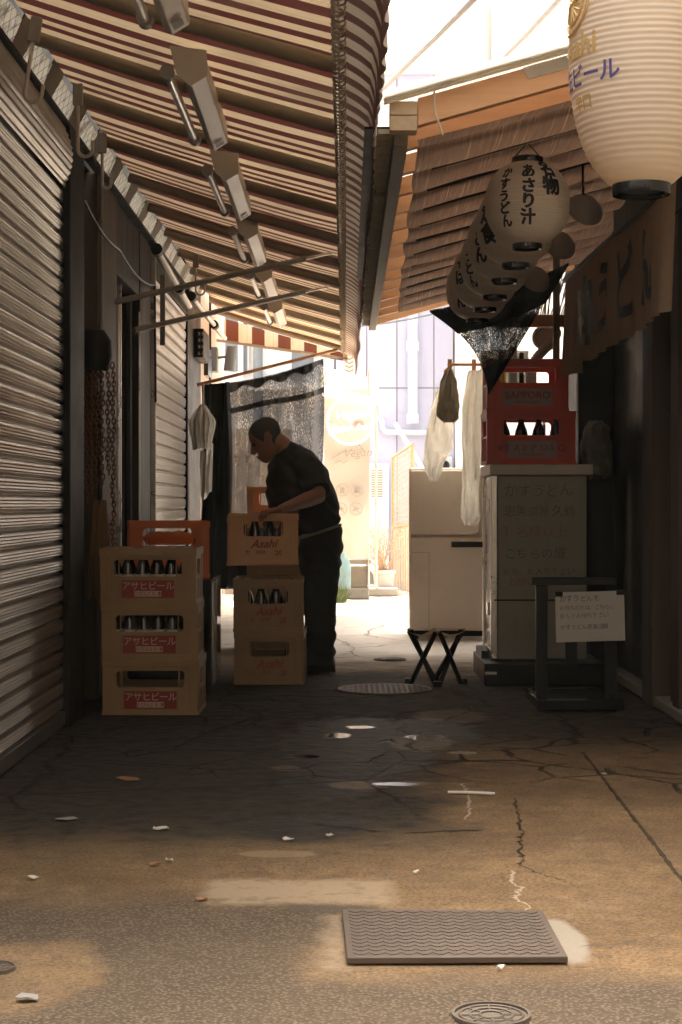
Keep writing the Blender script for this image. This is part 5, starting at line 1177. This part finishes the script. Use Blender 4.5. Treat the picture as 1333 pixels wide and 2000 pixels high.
for z in (2.92, 2.02): MB().cyl((0.834, 20.92, z - 0.06), (0.834, 20.92, z + 0.06), 0.078, 14).obj('coupling', M['pipe'], dp)
hp_ = thing('cross_pipe', 'thin pale pipe with an elbow crossing the lavender wall', 'pipe', (0.6, 20.95, 1.85))
MB().tube([(0.42, 20.96, 2.02), (0.44, 20.93, 2.02), (0.455, 20.92, 1.98), (0.46, 20.92, 1.90), (0.50, 20.92, 1.86), (0.56, 20.92, 1.85), (1.05, 20.92, 1.85)], 0.035, 12).obj('pipe', M['pipe'], hp_)
wp2 = MB().tube([P(772, 826, 19.5), P(828, 918, 19.3)], 0.022, 10).obj('white_pole', M['whitewall'], loc=P(828, 918, 19.3)); tag(wp2, 'slanting white pole leaning in front of the lavender wall', 'pole')
# vegan banner and neon ring
bn = thing('shop_banner', 'tall cream shop banner with crossed out icons and script', 'banner', (0.05, 17.0, 0.4))
def ban(u, v): return P(636 + 88 * u - 3 * v, 758 + (1092 - 758) * v, 17.0 + 0.012 * math.sin(u * 6 + v * 8))
mb = MB(); mb.grid(16, 40, ban); mb.obj('vinyl', M['banner'], bn, ang=80)
def bp(px, py): return P(px, py, 16.96) - bn.location
M['faintink'] = mat('washed_grey_ink', (0.33, 0.28, 0.24), 0.7, dirt=0, bump=0)
flat_text(['Vegan'], 0.12, bp(697, 892), M['faintink'], bn, xdir=(1, 0, 0.06), ydir=(0.3, 0, 1))
mb = MB()
mb.tube([P(648, 895, 16.96), P(668, 884, 16.96), P(690, 880, 16.96), P(708, 878, 16.96), P(702, 868, 16.96), P(712, 880, 16.96)], 0.006, 5)
mb.tube([P(655, 905, 16.96), P(663, 900, 16.96), P(672, 904, 16.96), P(680, 899, 16.96)], 0.005, 5)
mb.obj('flourish', M['faintink'], bn)
for i, (px, py) in enumerate(((669, 957), (699, 957), (666, 994), (696, 994))):
    mb = MB(); c = P(px, py, 16.955)
    mb.tube([c + Vector((0.062 * math.cos(R(a)), 0, 0.062 * math.sin(R(a)))) for a in range(0, 361, 15)], 0.0035, 4)
    mb.tube([c + Vector((-0.044, 0, 0.044)), c + Vector((0.044, 0, -0.044))], 0.0035, 4)
    if i == 0: mb.box(c + Vector((-0.022, 0.002, -0.035)), c + Vector((0.022, 0.006, 0.025)))
    elif i == 1: mb.lathe([(0.001, -0.03), (0.026, -0.03), (0.03, 0.0), (0.015, 0.025), (0.001, 0.025)], 8, c + Vector((0, 0.03, 0)))
    else: mb.tube([c + Vector((-0.03, 0.004, -0.02)), c + Vector((0, 0.004, 0.01)), c + Vector((0.03, 0.004, 0.0))], 0.008, 5); mb.tube([c + Vector((-0.02, 0.004, 0.025)), c + Vector((0.015, 0.004, -0.025))], 0.006, 5)
    o = mb.obj('prohibition_icon', M['faintink'], bn)
bf = thing('banner_stand', 'concrete footing and wooden block under the cream banner', 'stand', (0.05, 17.2, 0))
MB().box((-0.20, 17.04, 0.0), (0.24, 17.5, 0.12)).obj('footing', M['conc'], bf, bevel=0.015)
MB().box((0.02, 17.05, 0.121), (0.22, 17.4, 0.34)).obj('block', M['wood_grey'], bf, bevel=0.01)
MB().box((-0.205, 17.03, 0.36), (0.255, 17.05, 0.40)).obj('rail', M['wood_grey'], bf)
for x in (-0.2, 0.235): MB().cyl((x, 17.04, 0.12), (x, 17.04, 2.3), 0.012, 8).obj('post', M['alu'], bf)
ns = thing('neon_sign', 'round white neon sign reading vegan gluten free', 'neon sign', P(685, 822, 16.8))
c = Vector((0, 0, 0)); mb = MB(); mb.tube([(0.232 * math.cos(R(a)), 0, 0.232 * math.sin(R(a))) for a in range(0, 361, 8)], 0.009, 8); mb.obj('ring', M['neon'], ns, world=False)
MB().lathe([(0.001, 0.0), (0.226, 0.0), (0.226, 0.004), (0.001, 0.004)], 40).obj('backing', mat('clear_acrylic', (0.7, 0.62, 0.6), 0.2, alpha=0.35, bump=0, dirt=0), ns, world=False).rotation_euler = (R(-90), 0, 0)
flat_text(['Vegan'], 0.15, (0, -0.014, 0.02), M['neon'], ns, xdir=(1, 0, 0.08), ydir=(0.35, 0, 1), bold=-0.01)
flat_text(['gluten free'], 0.095, (-0.01, -0.014, -0.10), M['neon'], ns, xdir=(1, 0, 0.08), ydir=(0.35, 0, 1), bold=-0.005)
MB().tube([(0.0, 0, 0.232), (-0.01, 0.02, 0.34)], 0.004, 6).obj('cord', M['rope'], ns, world=False)
rs = MB().ball((0, 0, 0), 0.06, 14, (1, 0.25, 0.8)).obj('red_mark', mat('faded_red_print', (0.6, 0.25, 0.2), 0.6), ns, world=False); rs.location = (0.08, 0.012, -0.03)
shd = thing('shed_roof', 'small corrugated shed roof above the neon sign', 'roof', (0.0, 17.2, 2.1))
def shed(u, v):
    px = 628 + (739 - 628) * u; a = P(px, 722 + 25 * u, 17.6); b = P(px, 772 + 18 * u, 16.7)
    p = a.lerp(b, v); p.z += 0.012 * math.sin(v * 62); return p
mb = MB(); mb.grid(10, 80, shed); mb.obj('corrugated_sheet', M['sheet'], shd, ang=80)
MB().tube([P(628, 720, 17.62), P(740, 746, 17.62)], 0.018, 8).obj('ridge_rail', M['whitewall'], shd)
MB().tube([P(740, 746, 17.6), P(736, 790, 16.7), P(741, 812, 16.7)], 0.008, 6).obj('hanging_strip', M['cloth_w'], shd)
MB().tube([P(632, 768, 16.7), P(690, 752, 16.7)], 0.02, 8).obj('lamp_tube', M['tube'], shd)
MB().cyl((-0.20, 17.55, 0.12), (-0.20, 17.55, 2.3), 0.02, 8).cyl((0.32, 17.6, 0), (0.32, 17.6, 2.15), 0.015, 8).obj('post', M['alu'], shd)
vs_ = thing('vent_plate', 'pale plate with chevron louvres above the shed roof', 'vent', P(683, 707, 18.0))
MB().box(P(672, 730, 18.0), P(693, 682, 18.02)).obj('plate', M['sheet'], vs_)
mb = MB()
for k in range(5): 
    z = 690 + 8 * k; mb.tube([P(675, z, 17.99), P(683, z + 4, 17.985), P(690, z, 17.99)], 0.010, 4)
mb.obj('louvre', M['shadegrey'], vs_)
MB().cyl(P(683, 728, 18.03), (P(683, 728, 18.03).x, 18.03, 0), 0.015, 8).obj('post', M['alu'], vs_)
# lattice screen, plants, buckets
la = thing('lattice_screen', 'bamboo lattice screen with a slatted lower half leaning in the sun', 'screen', (0.62, 18.5, 0))
A_, B_, C_, D_ = P(768, 893, 18.6), P(806, 868, 17.8), P(806, 1025, 17.8), P(768, 1030, 18.6)
mb = MB()
for k in range(15):
    t = k / 14; mb.tube([A_.lerp(D_, t), B_.lerp(C_, t)], 0.005, 4)
for k in range(12):
    t = k / 11; mb.tube([A_.lerp(B_, t), D_.lerp(C_, t)], 0.005, 4)
for k in range(-8, 10):
    pass
mb.obj('lattice', M['lattice'], la)
E_, F_ = Vector((C_.x, C_.y, 0.03)), Vector((D_.x, D_.y, 0.03)); mb = MB()
for k in range(8):
    t = (k + 0.5) / 8; a = D_.lerp(C_, t); b = F_.lerp(E_, t); mb.tube([a, b], 0.017, 6)
mb.obj('slats', M['lattice'], la)
MB().tube([A_, F_], 0.018, 8).tube([B_, E_], 0.018, 8).tube([A_, B_], 0.014, 8).tube([D_, C_], 0.016, 8).obj('frame', M['wood_new'], la)
pt = thing('potted_shrub', 'white pot with dry leafless twigs standing in the sun', 'plant', (0.42, 18.2, 0))
MB().lathe([(0.001, 0.0), (0.09, 0.0), (0.115, 0.22), (0.13, 0.225), (0.13, 0.26), (0.112, 0.26), (0.105, 0.21), (0.001, 0.21)], 24, (0.41, 18.0, 0.0)).obj('pot', M['pot'], pt, bevel=0)
mb = MB(); rr = random.Random(9)
for k in range(34):
    p = Vector((0.41 + rr.uniform(-0.05, 0.05), 18.0 + rr.uniform(-0.05, 0.05), 0.21)); d_ = Vector((rr.uniform(-0.55, 0.35), rr.uniform(-0.4, 0.4), 1)).normalized(); pts = [p]
    for s_ in range(6):
        p = p + d_ * rr.uniform(0.07, 0.14); d_ = (d_ + Vector((rr.uniform(-0.5, 0.5), rr.uniform(-0.5, 0.5), rr.uniform(-0.35, 0.25)))).normalized(); pts.append(p)
        if s_ in (2, 3, 4) and rr.random() < 0.7:
            e = (d_ + Vector((rr.uniform(-1, 1), rr.uniform(-1, 1), 0))).normalized(); mb.tube([p, p + e * 0.06, p + e * 0.12 + Vector((0, 0, rr.uniform(-0.03, 0.04)))], [0.0035, 0.003, 0.0015], 4)
    mb.tube(pts, [0.006, 0.0055, 0.005, 0.0045, 0.004, 0.003, 0.002], 5)
mb.obj('twigs', M['twig'], pt)
bk = thing('water_jug', 'pale teal plastic jug beside the man', 'jug', (0.0, 16.7, 0))
MB().lathe([(0.001, 0), (0.07, 0), (0.075, 0.02), (0.075, 0.22), (0.06, 0.28), (0.025, 0.32), (0.025, 0.36), (0.001, 0.36)], 20, (-0.02, 16.75, 0.12)).obj('body', M['teal'], bk)
ac = thing('outdoor_unit', 'white air conditioner casing standing behind the dry shrub', 'air conditioner', (0.40, 20.4, 0))
MB().box((0.28, 20.3, 0.15), (0.52, 20.9, 1.45)).obj('casing', M['whitewall'], ac, bevel=0.01)
mb = MB()
for k in range(12): mb.box((0.31, 20.292, 1.05 + 0.028 * k), (0.45, 20.2985, 1.062 + 0.028 * k))
mb.obj('grille', M['shadegrey'], ac)
MB().box((0.30, 20.35, 0), (0.34, 20.85, 0.149)).box((0.46, 20.35, 0), (0.50, 20.85, 0.149)).obj('foot', M['conc'], ac)
kb = MB().box((-0.9, 17.55, 0), (0.55, 17.95, 0.09)).obj('kerb', M['conc'], bevel=0.02); kb['kind'] = 'structure'
gr = MB(); rr = random.Random(2)
for k in range(420):
    x = rr.choice((rr.uniform(-0.22, -0.05), rr.uniform(-0.22, 0.0))); y = rr.uniform(16.45, 16.98); h_ = rr.uniform(0.05, 0.20); a = rr.uniform(-0.06, 0.06); b_ = rr.uniform(-0.04, 0.04); wd = 0.006
    gr.poly([(x - wd, y, 0), (x + wd, y, 0), (x + a + wd * 0.5, y + b_, h_ * 0.7), (x + a * 1.6, y + b_ * 1.5, h_)])
g_ = gr.obj('grass_tuft', M['green'], loc=(-0.12, 16.7, 0), ang=0); tag(g_, 'green grass tuft growing at the foot of the banner', 'grass')
sc_ = thing('sidewall_screen', 'pale board fence standing left of the far street', 'fence', (-1.0, 17.6, 0))
mb = MB()
for k in range(9): mb.box((-1.62 + 0.12 * k, 17.6, 0.02), (-1.51 + 0.12 * k, 17.63, 1.75))
mb.obj('boards', M['conc'], sc_, bevel=0.003)
MB().box((-1.65, 17.632, 0.3), (-0.5, 17.67, 0.38)).box((-1.65, 17.632, 1.4), (-0.5, 17.67, 1.48)).obj('rail', M['wood_grey'], sc_)
# overhead cables
for k, (a, b) in enumerate((((790, 133), (940, -16)), ((988, 108), (1110, -20)))):
    A = P(a[0], a[1], 15.0 + 2 * k); B_ = P(b[0], b[1], 11.5 + k); d_ = (B_ - A)
    pts = [A - d_ * 1.2, A.lerp(B_, 0.0), A.lerp(B_, 0.5) + Vector((0, 0, -0.01)), B_, B_ + d_ * 1.5]
    q = MB().tube(pts, 0.022, 8).obj('overhead_cable', M['shadegrey'], loc=A); tag(q, ['overhead cable crossing the white sky left of centre', 'overhead cable crossing the sky in front of the white building'][k], 'cable', 'cables in the sky')

# ------------------------------------------------------------------ plates, covers and litter on the ground
pc = [G(668, 1790), G(1060, 1793), G(1110, 1885), G(678, 1887)]
ip = thing('steel_plate', 'square worn tread plate lying on the cement in the foreground', 'plate', (pc[0] + pc[1] + pc[2] + pc[3]) / 4)
mb = MB(); mb.prism([(p.x, p.y, 0.004) for p in pc], (0, 0, 0.014)); mb.obj('plate', M['platesteel'], ip, bevel=0.002)
mb = MB()
for i in range(26):
    for j in range(13):
        u = (i + 0.5) / 26; v = (j + 0.5) / 13; sg_ = 1 if i % 2 else -1
        def q(u_, v_): 
            a = pc[0].lerp(pc[1], u_); b = pc[3].lerp(pc[2], u_); return a.lerp(b, v_)
        a = q(0.03 + 0.94 * u - 0.0135, 0.03 + 0.94 * v + 0.020 * sg_); b = q(0.03 + 0.94 * u + 0.0135, 0.03 + 0.94 * v - 0.020 * sg_); d_ = (b - a).normalized(); n_ = Vector((-d_.y, d_.x, 0)) * 0.0028
        for s0 in (0,):
            mb.prism([Vector((p.x, p.y, 0.0178)) for p in (a - n_, b - n_, b + n_, a + n_)], (0, 0, 0.0016))
mb.obj('tread_pattern', M['platesteel'], ip)
def cover(label, c, r, style):
    t = thing('manhole_cover', label, 'manhole cover', c)
    MB().lathe([(r * 1.0, 0.001), (r, 0.008), (r * 0.93, 0.008), (r * 0.93, 0.003), (0.001, 0.003)], 48, c, cap=False).obj('frame', M['iron'], t)
    mb = MB()
    if style == 'grid':
        k = -r * 0.9
        while k < r * 0.9:
            L = math.sqrt(max(0, (r * 0.92) ** 2 - k * k)); 
            if L > 0.02: mb.box((c.x - L, c.y + k - 0.006, 0.0032), (c.x + L, c.y + k + 0.006, 0.0085))
            k += 0.028
        k = -r * 0.9
        while k < r * 0.9:
            L = math.sqrt(max(0, (r * 0.92) ** 2 - k * k)); 
            if L > 0.02: mb.box((c.x + k - 0.005, c.y - L, 0.0031), (c.x + k + 0.005, c.y + L, 0.0080))
            k += 0.028
    else:
        for q in (0.8, 0.55, 0.3): mb.tube([c + Vector((r * q * math.cos(R(a)), r * q * math.sin(R(a)), 0.004)) for a in range(0, 361, 12)], r * 0.035, 5)
        for a in range(0, 360, 45): mb.tube([c + Vector((r * q * math.cos(R(a)), r * q * math.sin(R(a)), 0.004)) for q in (0.32, 0.78)], r * 0.03, 5)
    mb.obj('raised_pattern', M['iron'], t)
cover('large round grated drain cover beside the folding stool', G(752, 1347), 0.245, 'grid')
cover('small round water valve cover cut by the left picture edge', G(-12, 1894), 0.045, 'ring')
cover('rusty round cover cut by the bottom picture edge', G(960, 1986), 0.074, 'ring')
cover('round cover in the shade between the man and the drain cover', G(762, 1289), 0.10, 'ring')
lit = ((130, 1604, 22, 'thin grey strip of litter in the dark at far left', 'grey'), (248, 1525, 27, 'brown dry leaf in the dark beside the crates', 'brown'), (314, 1622, 16, 'small white paper scrap on the edge of the dark asphalt', 'white'), (563, 1643, 12, 'pale oval paper scrap left of centre', 'white'),
       (332, 1685, 9, 'small pale scrap beside an orange one', 'white'), (302, 1692, 12, 'small orange brown scrap on the cement', 'brown'), (64, 1719, 12, 'crumpled pale scrap near the left picture edge', 'white'), (395, 1760, 14, 'cigarette end on the rough asphalt edge', 'brown'),
       (812, 1708, 7, 'tiny pale scrap above the pale cement strip', 'white'), (978, 1896, 10, 'pale pebble just in front of the steel plate', 'white'), (52, 1956, 26, 'flattened grey leaf by the small valve cover', 'grey'), (645, 1635, 8, 'tiny bright scrap on the wet crack', 'white'), (1180, 1514, 6, 'tiny pale crumb on the right cement', 'white'))
LM = {'grey': M['shadegrey'], 'brown': mat('dry_leaf', (0.30, 0.15, 0.07), 0.7), 'white': mat('dirty_paper', (0.60, 0.52, 0.43), 0.7)}
for k, (px, py, hw, lab, m_) in enumerate(lit):
    c = G(px, py); r_ = hw * c.y / F; rr = random.Random(k); th = rr.uniform(-0.4, 0.4); mb = MB(); ring = []
    n = 9
    for q in range(n):
        a = 2 * math.pi * q / n; x = r_ * math.cos(a) * rr.uniform(0.75, 1.1); y = r_ * 0.55 * math.sin(a) * rr.uniform(0.7, 1.2)
        ring.append((c.x + x * math.cos(th) - y * math.sin(th), c.y + x * math.sin(th) + y * math.cos(th), 0.003 + rr.uniform(0.0, 0.008)))
    mb.prism(ring, (0, 0, 0.0025)); q = mb.obj('litter_scrap', LM[m_], loc=(c.x, c.y, 0), ang=0); tag(q, lab, 'litter', 'scraps on the ground')
sw = G(875, 1551); se = G(967, 1554); q = MB().tube([(sw.x, sw.y, 0.006), (sw.lerp(se, 0.4).x, sw.y - 0.01, 0.007), (se.x, se.y, 0.006)], 0.0055, 8).obj('drinking_straw', M['paper'], loc=sw); tag(q, 'thin white stick lying across the brown cement', 'stick')
# ------------------------------------------------------------------ cables and fittings
def cable(label, pts, r, m='black'):
    P_ = [Vector(p) for p in pts]; out = []
    for a, b in zip(P_, P_[1:]):
        for k in range(8): 
            t = k / 8; q = a.lerp(b, t); q.z -= 0.25 * (b - a).length * 0.12 * 4 * t * (1 - t) * (1 if abs((b - a).z) < 0.8 * (b - a).length else 0); out.append(q)
    out.append(P_[-1]); tag(MB().tube(out, r, 6).obj('wall_cable', M[m], loc=P_[0]), label, 'cable')
cable('black cable drooping along the boards above the door recess', [(-1.20, 7.75, 2.36), (-1.19, 8.9, 2.30), (-1.19, 10.55, 2.33), (-1.19, 10.6, 1.6)], 0.007)
cable('grey conduit running down the left edge of the brown boards', [(-1.208, 8.36, 2.58), (-1.208, 8.36, 0.02)], 0.010, 'shadegrey')
cable('black power cable hanging beside the white cabinet', [(1.31, 9.3, 1.12), (1.325, 9.25, 0.6), (1.36, 9.4, 0.13)], 0.006)
for k, z in enumerate((0.35, 0.92)): MB().box((0.781, 9.30, z), (0.7945, 9.34, z + 0.07)).obj('hinge', M['chrome'], wc)
MB().box((0.80, 9.097, 0.44), (1.30, 9.0995, 0.448)).obj('door_seam', M['black'], wc)
cb = thing('meter_box', 'small grey electricity meter box on the lavender wall', 'meter box', (1.12, 20.9, 1.3))
MB().box((1.14, 20.90, 1.25), (1.32, 20.985, 1.55)).obj('case', M['pipe'], cb, bevel=0.01)
MB().lathe([(0.06, 0), (0.06, 0.02), (0.001, 0.025)], 20).obj('dial', M['glass_dark'], cb, world=False)
cb.children[-1].location = (0.11, 0.0, 0.14); cb.children[-1].rotation_euler = (R(90), 0, 0)
for k in range(3):
    A = Vector((-0.3 + 0.1 * k, 20.6, 3.1 + 0.5 * k)); B_ = Vector((1.9, 20.2, 3.5 + 0.35 * k)); tag(MB().tube([A.lerp(B_, q / 10) + Vector((0, 0, -0.10 * math.sin(math.pi * q / 10))) for q in range(11)], 0.012, 6).obj('street_wire', M['lampgrey'], loc=A), ['lowest thin wire slung across the lavender wall', 'middle thin wire slung across the lavender wall', 'topmost thin wire slung across the lavender wall'][k], 'wire', 'wires across the lavender wall')
# ------------------------------------------------------------------ unseen facade behind the camera, added to shape the light
sb = thing('added_facade', 'unseen plaster building added behind the viewer to shape the light', 'building', (0, -3, 0))
MB().box((-14, -8, 0), (14, -3, 6.6)).obj('wall', mat('brown_plaster', (0.06, 0.048, 0.036), 0.8, dirt=0.1), sb)
for k in range(6):
    for z in (1.0, 4.2):
        f_ = MB().box((-12 + 4.2 * k, -2.995, z), (-10 + 4.2 * k, -2.93, z + 1.8)).obj('window', M['whitewall'], sb); MB().box((-11.9 + 4.2 * k, -2.929, z + 0.1), (-10.1 + 4.2 * k, -2.92, z + 1.7)).obj('pane', M['glass_dark'], f_)


# unseen tower added to keep sun off the near street and air
tw = thing('shade_tower', 'unseen tower added to shade the street, with wide cantilevered top floors', 'building', (-12, 30, 0))
MB().box((-16, 27, 0), (-11.5, 33, 43.5)).obj('shaft', M['whitewall'], tw)
MB().box((-16, 26, 43.502), (-1.8, 33, 63)).obj('sun_block', M['whitewall'], tw)
mb = MB()
for k in range(8):
    for j in range(5): mb.box((-15.5 + 1.7 * k, 25.93, 45 + 3.4 * j), (-14.3 + 1.7 * k, 25.99, 47 + 3.4 * j))
mb.obj('window_band', M['glass_dark'], tw)
# ------------------------------------------------------------------ thin haze volume, added in place of lens glow
hb_ = MB().box((-59, -59, -1), (59, 59, 66)); M_h = bpy.data.materials.new('thin_haze'); M_h.use_nodes = True; nt2 = M_h.node_tree; nt2.nodes.clear()
ho = nt2.nodes.new('ShaderNodeOutputMaterial'); hv = nt2.nodes.new('ShaderNodeVolumePrincipled'); hv.inputs['Density'].default_value = 0.0006
hv.inputs['Color'].default_value = (0.95, 0.98, 0.92, 1); hv.inputs['Anisotropy'].default_value = 0.0; nt2.links.new(hv.outputs[0], ho.inputs['Volume'])
hz = hb_.obj('haze', M_h, ang=0); hz['kind'] = 'stuff'
